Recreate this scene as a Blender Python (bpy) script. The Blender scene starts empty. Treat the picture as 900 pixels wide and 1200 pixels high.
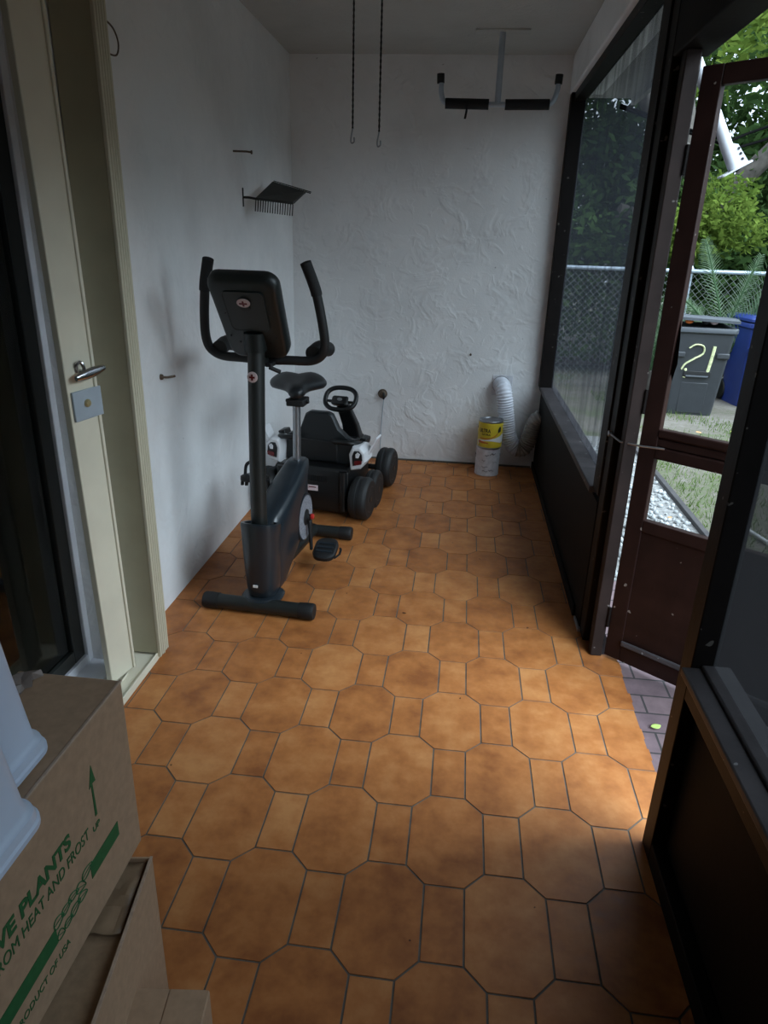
import bpy, bmesh, math, random
from mathutils import Matrix, Vector, Euler
random.seed(7)
scene = bpy.context.scene
COL = scene.collection
PI = math.pi

# ------------------------------------------------------------------ materials
def srgb(r, g, b):
    f = lambda c: (c / 255 / 12.92) if c / 255 <= .04045 else ((c / 255 + .055) / 1.055) ** 2.4
    return (f(r), f(g), f(b))

def new_mat(name):
    m = bpy.data.materials.new(name)
    m.use_nodes = True
    return m, m.node_tree, m.node_tree.nodes['Principled BSDF']

def coords(nt, scale=None):
    tc = nt.nodes.new('ShaderNodeTexCoord')
    if scale is None:
        return tc.outputs['Object']
    mp = nt.nodes.new('ShaderNodeMapping')
    mp.inputs['Scale'].default_value = scale
    nt.links.new(tc.outputs['Object'], mp.inputs['Vector'])
    return mp.outputs['Vector']

def noise(nt, vec, scale, detail=3, rough=.55, dist=0):
    n = nt.nodes.new('ShaderNodeTexNoise')
    n.inputs['Scale'].default_value = scale
    n.inputs['Detail'].default_value = detail
    n.inputs['Roughness'].default_value = rough
    n.inputs['Distortion'].default_value = dist
    nt.links.new(vec, n.inputs['Vector'])
    return n.outputs['Fac']

def ramp(nt, fac, stops):
    r = nt.nodes.new('ShaderNodeValToRGB')
    e = r.color_ramp.elements
    while len(e) < len(stops):
        e.new(.5)
    for el, (p, c) in zip(e, stops):
        el.position = p
        el.color = (*c, 1) if len(c) == 3 else c
    nt.links.new(fac, r.inputs['Fac'])
    return r.outputs['Color']

def math_node(nt, op, a, b=None):
    n = nt.nodes.new('ShaderNodeMath')
    n.operation = op
    for i, v in enumerate((a, b)):
        if v is None:
            continue
        if isinstance(v, (int, float)):
            n.inputs[i].default_value = v
        else:
            nt.links.new(v, n.inputs[i])
    return n.outputs[0]

def bump(nt, p, height, strength=.3, dist=.01):
    b = nt.nodes.new('ShaderNodeBump')
    b.inputs['Strength'].default_value = strength
    b.inputs['Distance'].default_value = dist
    nt.links.new(height, b.inputs['Height'])
    nt.links.new(b.outputs['Normal'], p.inputs['Normal'])

def plain(name, c, rough=.5, metal=0, var=.12, vscale=14, bmp=0, bscale=60, spec=.5):
    m, nt, p = new_mat(name)
    v = coords(nt)
    lo = tuple(x * (1 - var) for x in c)
    hi = tuple(min(1, x * (1 + var)) for x in c)
    col = ramp(nt, noise(nt, v, vscale, 4), [(.3, lo), (.7, hi)])
    nt.links.new(col, p.inputs['Base Color'])
    p.inputs['Roughness'].default_value = rough
    p.inputs['Metallic'].default_value = metal
    p.inputs['Specular IOR Level'].default_value = spec
    if bmp:
        bump(nt, p, noise(nt, v, bscale, 3), bmp, .004)
    return m

def stucco(name, c, strength, fine=.25, thresh=(.49, .56), scale=7):
    m, nt, p = new_mat(name)
    v = coords(nt)
    a = noise(nt, v, scale, 3, .6, .9)
    plate = ramp(nt, a, [(thresh[0], (0, 0, 0)), (thresh[1], (1, 1, 1))])
    a2 = noise(nt, v, scale * 2.3, 2, .5, 1.1)
    plate2 = ramp(nt, a2, [(.54, (0, 0, 0)), (.66, (1, 1, 1))])
    f = noise(nt, v, 70, 4, .65)
    h = math_node(nt, 'ADD', plate, math_node(nt, 'MULTIPLY', plate2, .45))
    h = math_node(nt, 'ADD', h, math_node(nt, 'MULTIPLY', f, fine))
    bump(nt, p, h, strength, .012)
    s = noise(nt, v, 2.2, 5, .6)
    col = ramp(nt, s, [(.25, tuple(x * .86 for x in c)), (.6, c)])
    sp = noise(nt, v, 26, 2, .5)
    mix = nt.nodes.new('ShaderNodeMixRGB')
    mix.blend_type = 'MULTIPLY'
    spot = ramp(nt, sp, [(.20, (.5, .48, .47)), (.225, (1, 1, 1))])
    mix.inputs['Fac'].default_value = 1
    nt.links.new(col, mix.inputs['Color1'])
    nt.links.new(spot, mix.inputs['Color2'])
    nt.links.new(mix.outputs['Color'], p.inputs['Base Color'])
    p.inputs['Roughness'].default_value = .75
    p.inputs['Specular IOR Level'].default_value = .25
    return m

def painted(name, c, rough=.45, chip=.0, chipc=(.35, .33, .31)):
    """Old dark paint, with a few pale chips."""
    m, nt, p = new_mat(name)
    v = coords(nt)
    base = ramp(nt, noise(nt, v, 9, 4), [(.3, tuple(x * .75 for x in c)), (.72, tuple(x * 1.25 for x in c))])
    if chip:
        mk = ramp(nt, noise(nt, v, 38, 1.5, .5), [(1 - chip - .012, (0, 0, 0)), (1 - chip, (1, 1, 1))])
        mix = nt.nodes.new('ShaderNodeMixRGB')
        nt.links.new(mk, mix.inputs['Fac'])
        nt.links.new(base, mix.inputs['Color1'])
        mix.inputs['Color2'].default_value = (*chipc, 1)
        base = mix.outputs['Color']
    nt.links.new(base, p.inputs['Base Color'])
    p.inputs['Roughness'].default_value = rough
    p.inputs['Specular IOR Level'].default_value = .14
    bump(nt, p, noise(nt, v, 45, 4, .6), .15, .004)
    return m

def tile_mat():
    m, nt, p = new_mat('glazed_tile')
    v = coords(nt)
    at = nt.nodes.new('ShaderNodeAttribute')
    at.attribute_name = 'tone'
    n1 = noise(nt, v, 9, 4, .6)
    n2 = noise(nt, v, 34, 4, .6)
    f = math_node(nt, 'ADD', math_node(nt, 'MULTIPLY', n1, .75), math_node(nt, 'MULTIPLY', n2, .25))
    f = math_node(nt, 'ADD', f, math_node(nt, 'MULTIPLY', math_node(nt, 'SUBTRACT', at.outputs['Fac'], .5), .16))
    col = ramp(nt, f, [(.30, (.26, .083, .022)), (.50, (.42, .150, .041)), (.72, (.55, .238, .080))])
    sp = ramp(nt, noise(nt, v, 21, 2), [(.235, (.25, .22, .2)), (.25, (1, 1, 1))])
    mix = nt.nodes.new('ShaderNodeMixRGB')
    mix.blend_type = 'MULTIPLY'
    mix.inputs['Fac'].default_value = 1
    nt.links.new(col, mix.inputs['Color1'])
    nt.links.new(sp, mix.inputs['Color2'])
    nt.links.new(mix.outputs['Color'], p.inputs['Base Color'])
    r = ramp(nt, n2, [(.3, (.42,) * 3), (.7, (.62,) * 3)])
    nt.links.new(r, p.inputs['Roughness'])
    p.inputs['Specular IOR Level'].default_value = .4
    bump(nt, p, noise(nt, v, 16, 3), .08, .004)
    return m

def screen_mat(name, open_=.5, dust=(.10, .105, .125), streak=True):
    """Fibreglass insect mesh: part open, part dusty thread, with rain streaks of dirt."""
    m = bpy.data.materials.new(name)
    m.use_nodes = True
    nt = m.node_tree
    nt.nodes.clear()
    out = nt.nodes.new('ShaderNodeOutputMaterial')
    tr = nt.nodes.new('ShaderNodeBsdfTransparent')
    df = nt.nodes.new('ShaderNodeBsdfDiffuse')
    tl = nt.nodes.new('ShaderNodeBsdfTranslucent')
    ad = nt.nodes.new('ShaderNodeMixShader')
    ad.inputs[0].default_value = .5
    nt.links.new(df.outputs[0], ad.inputs[1])
    nt.links.new(tl.outputs[0], ad.inputs[2])
    df.inputs['Color'].default_value = (*dust, 1)
    tl.inputs['Color'].default_value = (*dust, 1)
    mx = nt.nodes.new('ShaderNodeMixShader')
    if streak:
        v = coords(nt, (1, 9, .7))
        s = ramp(nt, noise(nt, v, 2.4, 4, .6), [(.3, (open_ * .75,) * 3), (.7, (open_ * 1.2,) * 3)])
        nt.links.new(s, mx.inputs[0])
    else:
        mx.inputs[0].default_value = open_
    nt.links.new(ad.outputs[0], mx.inputs[1])
    nt.links.new(tr.outputs[0], mx.inputs[2])
    nt.links.new(mx.outputs[0], out.inputs['Surface'])
    return m

def glass_mat():
    m = bpy.data.materials.new('door_glass')
    m.use_nodes = True
    nt = m.node_tree
    nt.nodes.clear()
    out = nt.nodes.new('ShaderNodeOutputMaterial')
    tr = nt.nodes.new('ShaderNodeBsdfTransparent')
    tr.inputs['Color'].default_value = (.74, .77, .75, 1)
    gl = nt.nodes.new('ShaderNodeBsdfGlossy')
    gl.inputs['Roughness'].default_value = .03
    fr = nt.nodes.new('ShaderNodeFresnel')
    fr.inputs['IOR'].default_value = 1.45
    mx = nt.nodes.new('ShaderNodeMixShader')
    nt.links.new(fr.outputs[0], mx.inputs[0])
    nt.links.new(tr.outputs[0], mx.inputs[1])
    nt.links.new(gl.outputs[0], mx.inputs[2])
    nt.links.new(mx.outputs[0], out.inputs['Surface'])
    return m

def leaf_mat(name, lo, hi):
    m = bpy.data.materials.new(name)
    m.use_nodes = True
    nt = m.node_tree
    nt.nodes.clear()
    out = nt.nodes.new('ShaderNodeOutputMaterial')
    at = nt.nodes.new('ShaderNodeAttribute')
    at.attribute_name = 'tone'
    col = ramp(nt, at.outputs['Fac'], [(0, lo), (1, hi)])
    df = nt.nodes.new('ShaderNodeBsdfDiffuse')
    tl = nt.nodes.new('ShaderNodeBsdfTranslucent')
    mx = nt.nodes.new('ShaderNodeMixShader')
    mx.inputs[0].default_value = .35
    for s in (df, tl):
        nt.links.new(col, s.inputs['Color'])
    nt.links.new(df.outputs[0], mx.inputs[1])
    nt.links.new(tl.outputs[0], mx.inputs[2])
    nt.links.new(mx.outputs[0], out.inputs['Surface'])
    return m

def ground_mat():
    m, nt, p = new_mat('lawn_soil')
    v = coords(nt)
    a = noise(nt, v, 1.3, 6, .65)
    b = noise(nt, v, 22, 5, .7)
    f = math_node(nt, 'ADD', math_node(nt, 'MULTIPLY', a, .65), math_node(nt, 'MULTIPLY', b, .35))
    col = ramp(nt, f, [(.36, (.19, .17, .145)), (.48, (.125, .11, .085)), (.56, (.085, .095, .045)), (.66, (.09, .12, .045))])
    nt.links.new(col, p.inputs['Base Color'])
    p.inputs['Roughness'].default_value = .95
    bump(nt, p, b, .5, .03)
    return m

def brick_mat():
    m, nt, p = new_mat('mauve_pavers')
    v = coords(nt)
    br = nt.nodes.new('ShaderNodeTexBrick')
    br.inputs['Scale'].default_value = 1
    br.inputs['Brick Width'].default_value = .21
    br.inputs['Row Height'].default_value = .105
    br.inputs['Mortar Size'].default_value = .004
    br.inputs['Color1'].default_value = (.15, .10, .11, 1)
    br.inputs['Color2'].default_value = (.20, .135, .14, 1)
    br.inputs['Mortar'].default_value = (.04, .035, .035, 1)
    nt.links.new(v, br.inputs['Vector'])
    mix = nt.nodes.new('ShaderNodeMixRGB')
    mix.blend_type = 'MULTIPLY'
    mix.inputs['Fac'].default_value = 1
    nt.links.new(br.outputs['Color'], mix.inputs['Color1'])
    nt.links.new(ramp(nt, noise(nt, v, 18, 5), [(.3, (.75,) * 3), (.7, (1.1,) * 3)]), mix.inputs['Color2'])
    nt.links.new(mix.outputs['Color'], p.inputs['Base Color'])
    p.inputs['Roughness'].default_value = .85
    bump(nt, p, br.outputs['Fac'], -.3, .004)
    return m

M = {}
M['wall'] = stucco('white_stucco', (.82, .82, .82), .36, .25, (.50, .64), 4.2)
M['wall_smooth'] = stucco('worn_white_stucco', (.84, .84, .845), .30, .3, (.44, .60), 4)
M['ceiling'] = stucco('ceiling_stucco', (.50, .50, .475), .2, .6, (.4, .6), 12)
M['grout'] = plain('grey_grout', (.13, .115, .10), .9, var=.3)
M['tile'] = tile_mat()
M['black_wood'] = painted('black_brown_paint', (.0085, .0065, .006), .5, .265, (.12, .11, .10))
M['black_flat'] = painted('black_brown_board', (.0055, .0043, .0038), .7)
M['jamb_brown'] = painted('worn_brown_jamb', (.026, .017, .015), .55, .26, (.15, .13, .12))
M['brown'] = painted('brown_door_paint', (.021, .0090, .0072), .5, .262, (.2, .17, .15))
M['sill'] = painted('sky_sheen_dusty_paint', (.066, .059, .062), .42, .26, (.25, .25, .25))  # grey base stands in for sky sheen on sills, dust on drip moulding
M['screen'] = screen_mat('dusty_screen_mesh', .55, (.036,.038,.047))
M['screen_near'] = screen_mat('insect_screen_mesh', .34, (.03, .03, .032), False)
M['cream'] = plain('cream_aluminium', (.56, .515, .39), .5, var=.08, vscale=5)
M['cream_light'] = plain('pale_cream_aluminium', (.68, .63, .50), .45, var=.06, vscale=5)
M['olive'] = plain('dulled_cream_aluminium', (.37, .335, .225), .55, var=.08, vscale=5)
M['white_metal'] = plain('white_aluminium', (.66, .67, .72), .4, var=.06)
M['dark_metal'] = plain('bronze_door_metal', (.012, .014, .013), .4)
M['glass'] = glass_mat()
M['chrome'] = plain('chrome_metal', (.62, .62, .64), .22, 1, .05)
M['steel'] = plain('grey_steel', (.35, .36, .38), .35, .9, .1)
M['lock_grey'] = plain('grey_lock_plate', (.36, .41, .46), .5, var=.05)
M['brass'] = plain('worn_brass', (.55, .45, .24), .35, .6)
M['rubber'] = plain('black_rubber', (.006, .006, .0065), .6, var=.2)
M['foam'] = plain('black_foam', (.008, .008, .009), .8, var=.2, bmp=.3, bscale=200)
M['bike'] = plain('charcoal_plastic', (.015, .021, .027), .28, var=.08)
M['bike_tube'] = plain('charcoal_steel', (.013, .0145, .0135), .42, var=.08)
M['bike_back'] = plain('green_black_plastic', (.006, .009, .009), .42, var=.08)
M['seat'] = plain('black_vinyl', (.006, .008, .010), .42, var=.1)
M['disc'] = plain('speckled_grey_disc', (.22, .23, .26), .5, var=.45, vscale=120)
M['red'] = plain('red_plastic', (.45, .02, .015), .4)
M['badge'] = plain('pale_badge', (.55, .42, .42), .45, .2, .1)
M['kart'] = plain('black_kart_plastic', (.0045, .005, .0055), .38, var=.15)
M['kart_seat'] = plain('black_kart_seat', (.005, .0075, .009), .42, var=.1)
M['kart_white'] = plain('white_kart_plastic', (.72, .72, .74), .35, var=.04)
M['tail_red'] = plain('dark_red_lens', (.12, .01, .012), .2)
M['sticker'] = plain('pinkish_paper', (.72, .58, .60), .6, var=.1, vscale=60)
M['tyre'] = plain('grey_black_tyre', (.009, .0095, .010), .6, var=.15)
M['card'] = plain('brown_cardboard', (.37, .245, .155), .8, var=.10, vscale=70)
M['card_edge'] = plain('pale_cardboard_edge', (.42, .31, .23), .85, var=.15, vscale=80)
M['card_dark'] = plain('inner_cardboard', (.30, .20, .12), .85, var=.14, vscale=60)
M['green'] = plain('green_ink', (.012, .105, .030), .75, var=.12, vscale=90)
M['bin_white'] = plain('bluish_white_plastic', (.56, .65, .80), .4, var=.03)
M['tape'] = plain('brown_packing_tape', (.27, .185, .115), .35, var=.15)
M['can_white'] = plain('white_can_paint', (.66, .66, .70), .6, var=.12, vscale=40)
M['can_yellow'] = plain('yellow_label', (.66, .50, .035), .45, var=.12, vscale=18)
M['ink'] = plain('dark_ink', (.015, .015, .015), .6)
M['orange_ink'] = plain('orange_ink', (.55, .14, .03), .55)
M['white_ink'] = plain('white_ink', (.75, .75, .75), .6)
M['duct'] = plain('white_duct_vinyl', (.62, .64, .70), .45, var=.1)
M['duct_grey'] = plain('grey_foil_duct', (.40, .39, .37), .45, .15, var=.2, vscale=30)
M['duct_dark'] = plain('grey_black_wire_plate', (.045, .047, .045), .6, .3, .2)
M['rust'] = plain('rusty_cap', (.12, .085, .06), .7, .3, .35, 60)
M['bin'] = plain('grey_bin_plastic', (.030, .033, .038), .5, var=.08)
M['bin_lid'] = plain('light_grey_bin_lid', (.05, .056, .065), .45, var=.08)
M['blue'] = plain('blue_bin_plastic', (.012, .03, .16), .45, var=.06)
M['paint21'] = plain('pale_yellow_spray', (.62, .64, .36), .7, var=.25, vscale=40)
M['cable'] = plain('matt_black_cable', (.006, .006, .006), 1, spec=0)
M['galv'] = plain('galvanised_pipe', (.42, .48, .55), .45, .3, .08)
M['wire'] = plain('galvanised_wire', (.20, .215, .20), .5, .3, .1)
M['bark'] = plain('grey_bark', (.085, .073, .063), .9, var=.35, vscale=12, bmp=.6, bscale=18)
M['pale_bark'] = plain('pale_bark', (.55, .54, .52), .8, var=.15)
M['leaf_dark'] = leaf_mat('dark_leaves', (.018, .040, .014), (.075, .13, .040))
M['leaf_mid'] = leaf_mat('mid_green_leaves', (.05, .10, .022), (.17, .27, .065))
M['leaf_bright'] = leaf_mat('yellow_green_leaves', (.06, .105, .018), (.20, .27, .055))
M['leaf_palm'] = leaf_mat('grey_green_fronds', (.08, .14, .07), (.24, .33, .20))
M['grassb'] = leaf_mat('grass_blades', (.07, .12, .03), (.18, .25, .075))
M['fallen'] = plain('yellow_leaf', (.62, .60, .12), .6, var=.2, vscale=60)
M['fallen_lime'] = plain('lime_leaf', (.46, .60, .16), .6, var=.15, vscale=60)
M['fallen_brown'] = plain('tan_leaf', (.42, .25, .11), .7, var=.2, vscale=60)
M['stone'] = plain('white_stone', (.36, .37, .37), .7, var=.35, vscale=9)
M['edging'] = plain('dark_plank', (.045, .04, .04), .8, var=.25)
M['ground'] = ground_mat()
M['gravel_bed'] = plain('grey_gravel_bed', (.20, .195, .185), .95, var=.5, vscale=45, bmp=.6, bscale=60)
M['paver'] = brick_mat()
M['house'] = plain('exterior_stucco', (.55, .54, .50), .8, var=.06)
M['roof'] = plain('eave_board', (.30, .29, .28), .8, var=.1)
M['inner_wall'] = plain('interior_paint', (.42, .42, .41), .8, var=.05)
M['inner_floor'] = plain('interior_floor', (.42, .24, .07), .35, var=.25, vscale=6)
M['curtain'] = plain('grey_curtain', (.62, .65, .72), .9, var=.06)
M['cellophane'] = plain('crinkled_clear_wrap', (.24, .20, .18), .12, var=.2, spec=.9)

# ------------------------------------------------------------------ builders
class B:
    def __init__(self):
        self.bm = bmesh.new()

    def box(self, c, s, rot=None):
        x, y, z = (d / 2 for d in s)
        vs = [Vector((a * x, b * y, d * z)) for a in (-1, 1) for b in (-1, 1) for d in (-1, 1)]
        if rot is not None:
            vs = [rot @ v for v in vs]
        v = [self.bm.verts.new(p + Vector(c)) for p in vs]
        for f in ((0, 1, 3, 2), (4, 6, 7, 5), (0, 4, 5, 1), (2, 3, 7, 6), (0, 2, 6, 4), (1, 5, 7, 3)):
            self.bm.faces.new([v[i] for i in f])
        return self

    def span(self, a, b):
        return self.box([(p + q) / 2 for p, q in zip(a, b)], [abs(q - p) for p, q in zip(a, b)])

    def loft(self, rings, closed=True, caps=True, loop=False):
        rows = [[self.bm.verts.new(p) for p in r] for r in rings]
        n = len(rows[0])
        pairs = list(zip(rows, rows[1:])) + ([(rows[-1], rows[0])] if loop else [])
        for a, b in pairs:
            for i in range(n if closed else n - 1):
                j = (i + 1) % n
                self.bm.faces.new((a[i], a[j], b[j], b[i]))
        if caps and closed and not loop:
            self.bm.faces.new(rows[0][::-1])
            self.bm.faces.new(rows[-1])
        return self

    def tube(self, pts, r, n=12, loop=False, flat=None):
        pts = [Vector(p) for p in pts]
        rs = r if isinstance(r, (list, tuple)) else [r] * len(pts)
        rings = []
        up = None
        for i, p in enumerate(pts):
            if loop:
                t = pts[(i + 1) % len(pts)] - pts[i - 1]
            else:
                t = pts[min(i + 1, len(pts) - 1)] - pts[max(i - 1, 0)]
            t.normalize()
            if up is None:
                up = Vector((0, 0, 1)) if abs(t.z) < .9 else Vector((0, 1, 0))
            s = t.cross(up).normalized()
            up = s.cross(t).normalized()
            k = 1 if flat is None else flat
            rings.append([p + s * (math.cos(2 * PI * j / n) * rs[i]) + up * (math.sin(2 * PI * j / n) * rs[i] * k)
                          for j in range(n)])
        return self.loft(rings, loop=loop)

    def lathe(self, prof, n=32, mat=None, caps=True):
        rings = []
        for r, z in prof:
            ring = [Vector((r * math.cos(2 * PI * j / n), r * math.sin(2 * PI * j / n), z)) for j in range(n)]
            rings.append([mat @ p for p in ring] if mat is not None else ring)
        return self.loft(rings, caps=caps)

    def prism(self, poly, axis, a, b):
        """poly: 2-D outline; axis: 0/1/2, the direction of the extrusion from a to b."""
        def p3(q, d):
            l = list(q)
            l.insert(axis, d)
            return Vector(l)
        return self.loft([[p3(q, a) for q in poly], [p3(q, b) for q in poly]])

    def poly(self, pts):
        self.bm.faces.new([self.bm.verts.new(p) for p in pts])
        return self

    def build(self, name, mat, parent=None, bevel=0, smooth=35, sub=0, loc=None, rot=None):
        bmesh.ops.recalc_face_normals(self.bm, faces=self.bm.faces)
        me = bpy.data.meshes.new(name)
        self.bm.to_mesh(me)
        self.bm.free()
        me.materials.append(M[mat] if isinstance(mat, str) else mat)
        if smooth:
            for p in me.polygons:
                p.use_smooth = True
            me.set_sharp_from_angle(angle=math.radians(smooth))
        o = bpy.data.objects.new(name, me)
        COL.objects.link(o)
        if parent is not None:
            o.parent = parent
        if loc is not None:
            o.location = loc
        if rot is not None:
            o.rotation_euler = rot
        if bevel:
            md = o.modifiers.new('bevel', 'BEVEL')
            md.width = bevel
            md.segments = 2
            md.limit_method = 'ANGLE'
            md.angle_limit = math.radians(40)
        if sub:
            md = o.modifiers.new('sub', 'SUBSURF')
            md.levels = md.render_levels = sub
        return o

def tag(o, label, cat, group=None, kind=None):
    o['label'] = label
    o['category'] = cat
    if group:
        o['group'] = group
    if kind:
        o['kind'] = kind
    return o

def thing(name, label, cat, loc=(0, 0, 0), rz=0, group=None, kind=None):
    o = bpy.data.objects.new(name, None)
    o.empty_display_size = .1
    COL.objects.link(o)
    o.location = loc
    o.rotation_euler = (0, 0, rz)
    return tag(o, label, cat, group, kind)

def rrect(w, h, r, n=5):
    """Rounded rectangle outline, centred."""
    pts = []
    for cx, cy, a0 in ((w / 2 - r, h / 2 - r, 0), (-w / 2 + r, h / 2 - r, 90), (-w / 2 + r, -h / 2 + r, 180), (w / 2 - r, -h / 2 + r, 270)):
        for k in range(n + 1):
            a = math.radians(a0 + 90 * k / n)
            pts.append((cx + r * math.cos(a), cy + r * math.sin(a)))
    return pts

def superellipse(a, b, e, n=28):
    out = []
    for k in range(n):
        t = 2 * PI * k / n
        c, s = math.cos(t), math.sin(t)
        out.append((math.copysign(abs(c) ** (2 / e), c) * a, math.copysign(abs(s) ** (2 / e), s) * b))
    return out

def smooth_path(pts, n=6):
    """Catmull-Rom through pts."""
    P = [Vector(p) for p in pts]
    P = [2 * P[0] - P[1]] + P + [2 * P[-1] - P[-2]]
    out = []
    for i in range(1, len(P) - 2):
        for k in range(n):
            t = k / n
            a, b, c, d = P[i - 1:i + 3]
            out.append(.5 * ((2 * b) + (c - a) * t + (2 * a - 5 * b + 4 * c - d) * t * t + (3 * b - a - 3 * c + d) * t ** 3))
    out.append(P[-2])
    return out

def lettering(name, text, size, mat, parent, width=None, mapf=None, ext=.0006, shear=0, bold=0):
    """Text as a mesh; mapf turns (x, y, depth) of the text into a 3-D point."""
    cu = bpy.data.curves.new(name, 'FONT')
    cu.body = text
    cu.size = size
    cu.extrude = ext
    cu.offset = bold
    cu.shear = shear
    tmp = bpy.data.objects.new(name + '_tmp', cu)
    COL.objects.link(tmp)
    dg = bpy.context.evaluated_depsgraph_get()
    me = bpy.data.meshes.new_from_object(tmp.evaluated_get(dg))
    bpy.data.objects.remove(tmp)
    bpy.data.curves.remove(cu)
    xs = [v.co.x for v in me.vertices]
    k = width / (max(xs) - min(xs)) if width else 1
    x0 = min(xs)
    for v in me.vertices:
        v.co = mapf((v.co.x - x0) * k, v.co.y, v.co.z)
    me.materials.clear()
    me.materials.append(M[mat])
    o = bpy.data.objects.new(name, me)
    COL.objects.link(o)
    o.parent = parent
    return o

XL, XR, YB, ZC = -1.19, .57, 4.91, 2.575
YN = -1.9          # wall behind the photographer

# ------------------------------------------------------------------ room shell
def struct(name, b, mat, label, cat, **k):
    return tag(b.build(name, mat, **k), label, cat, kind='structure')

struct('wall_back', B().span((XL - .2, YB, -.3), (XR + .055, YB + .2, ZC + .15)), 'wall',
       'rough white stucco end wall behind the exercise bike', 'wall', smooth=0)
struct('wall_left', B().span((XL - .25, 2.06, -.3), (XL, YB, ZC + .1)), 'wall_smooth',
       'white plastered side wall beside the exercise bike', 'wall', smooth=0)
struct('wall_near', B().span((XL - .3, YN - .15, -.3), (XR + .2, YN, ZC + .1)), 'wall',
       'white wall behind the photographer', 'wall', smooth=0)
struct('wall_over_door', B().span((XL - .25, YN, 2.25), (XL, 2.06, ZC + .1)), 'wall_smooth',
       'white plaster above the glass door', 'wall', smooth=0)
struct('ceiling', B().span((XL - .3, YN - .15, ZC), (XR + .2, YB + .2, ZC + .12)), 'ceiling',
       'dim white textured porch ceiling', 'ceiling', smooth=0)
struct('wall_right', B().span((XR - .03, YN, 2.37), (XR + .17, YB, ZC)), 'wall_smooth',
       'white plaster beam running above the screens', 'wall', smooth=0, bevel=.008)
struct('roof_overhang', B().span((XR + .1, YN - .3, 2.44), (1.03, YB + .5, 2.54)).span((1.0, YN - .3, 2.40), (1.03, YB + .5, 2.58)), 'roof',
       'grey eave board outside above the screens', 'roof', smooth=0)

# floor: grout bed with raised octagon and oblong tiles
def clip(poly, axis, lim, keep_less):
    out = []
    for i, p in enumerate(poly):
        q = poly[(i + 1) % len(poly)]
        ip = (p[axis] <= lim) == keep_less or p[axis] == lim
        iq = (q[axis] <= lim) == keep_less or q[axis] == lim
        if ip:
            out.append(p)
        if ip != iq:
            t = (lim - p[axis]) / (q[axis] - p[axis])
            out.append((p[0] + (q[0] - p[0]) * t, p[1] + (q[1] - p[1]) * t))
    return out

W, Cc, H = .1002, .0503, .2019
regions = [(XL, .60, YN, YB)]
yy = 1.49
while yy < 2.44:
    regions.append((.60, .686 + random.uniform(-.004, .006), yy, min(yy + .05, 2.44)))
    yy += .05
bm = bmesh.new()
tone = bm.faces.layers.float.new('tone')
GAP = .0026
for i in range(-8, 9):
    for j in range(-14, 17):
        cx, cy = -.4044 + i * (W + Cc), 1.1829 + j * (H + Cc)
        a, b = W / 2 - (GAP if (i + j) % 2 else GAP * .42), H / 2 - (GAP if (i + j) % 2 else GAP * .42)
        if (i + j) % 2 == 0:
            A, Bq = W / 2 + Cc - GAP, H / 2 + Cc - GAP
            poly = [(cx - a, cy + Bq), (cx - A, cy + b), (cx - A, cy - b), (cx - a, cy - Bq),
                    (cx + a, cy - Bq), (cx + A, cy - b), (cx + A, cy + b), (cx + a, cy + Bq)]
        else:
            poly = [(cx - a, cy - b), (cx + a, cy - b), (cx + a, cy + b), (cx - a, cy + b)]
        tval = random.random() + (.12 if (i + j) % 2 else 0)
        for (x0, x1, y0, y1) in regions:
            p = poly
            for ax, lim, less in ((0, x0, False), (0, x1, True), (1, y0, False), (1, y1, True)):
                if p:
                    p = clip(p, ax, lim, less)
            if len(p) < 3:
                continue
            ar = abs(sum(p[k][0] * p[(k + 1) % len(p)][1] - p[(k + 1) % len(p)][0] * p[k][1] for k in range(len(p)))) / 2
            if ar < 2e-5:
                continue
            ok = [q for k, q in enumerate(p) if math.dist(q, p[k - 1]) > 1e-5]
            if len(ok) < 3:
                continue
            top = [bm.verts.new((x, y, 0)) for x, y in ok]
            low = [bm.verts.new((x, y, -.003)) for x, y in ok]
            fs = [bm.faces.new(top)]
            for k in range(len(ok)):
                l = (k + 1) % len(ok)
                fs.append(bm.faces.new((top[k], low[k], low[l], top[l])))
            for f in fs:
                f[tone] = tval
bmesh.ops.recalc_face_normals(bm, faces=bm.faces)
for f in bm.faces:
    if abs(f.normal.z) > .9 and f.normal.z < 0:
        f.normal_flip()
me = bpy.data.meshes.new('floor')
bm.to_mesh(me)
bm.free()
me.materials.append(M['tile'])
fl = bpy.data.objects.new('floor', me)
COL.objects.link(fl)
tag(fl, 'glossy terracotta floor of octagon and oblong tiles', 'floor', kind='structure')
B().span((XL - .15, YN - .1, -.25), (.60, YB + .05, -.0022)).span((.60, 1.49, -.25), (.684, 2.44, -.0022)).build('grout_bed', 'grout', fl, smooth=0)

# thin grout-coloured joint along the foot of the end wall
struct('baseboard_back', B().span((XL, YB - .008, 0), (XR - .02, YB + .01, .012)), 'grout',
       'dark joint along the foot of the end wall', 'baseboard', smooth=0)

# ------------------------------------------------------------------ right side: screens, posts, door
def tag_struct(name, label, cat, loc=(0, 0, 0), rz=0):
    return thing(name, label, cat, loc, rz, kind='structure')

w1 = tag_struct('window_1', 'far dusty screen panel with dark frame above a black kick board', 'screen panel')
B().span((.545, YB - .075, .60), (.635, YB - .002, 2.37)).span((.565, 2.62, .60), (.635, 2.735, 2.37)) \
   .span((.565, 2.735, 2.325), (.635, YB - .075, 2.37)).build('frame', 'black_wood', w1, bevel=.003)
B().span((.552, 2.735, .575), (.665, YB - .002, .603)).build('sill', 'sill', w1, bevel=.004)
B().span((.626, 2.735, .603), (.6285, YB - .075, 2.325)).build('screen', 'screen', w1, smooth=0)
B().span((.568, 2.62, .0), (.64, YB - .002, .575)).build('kick_panel', 'black_flat', w1, bevel=.003)
B().span((.556, 2.735, .0), (.568, YB - .002, .05)).build('bottom_rail', 'black_flat', w1, bevel=.004)

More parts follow.
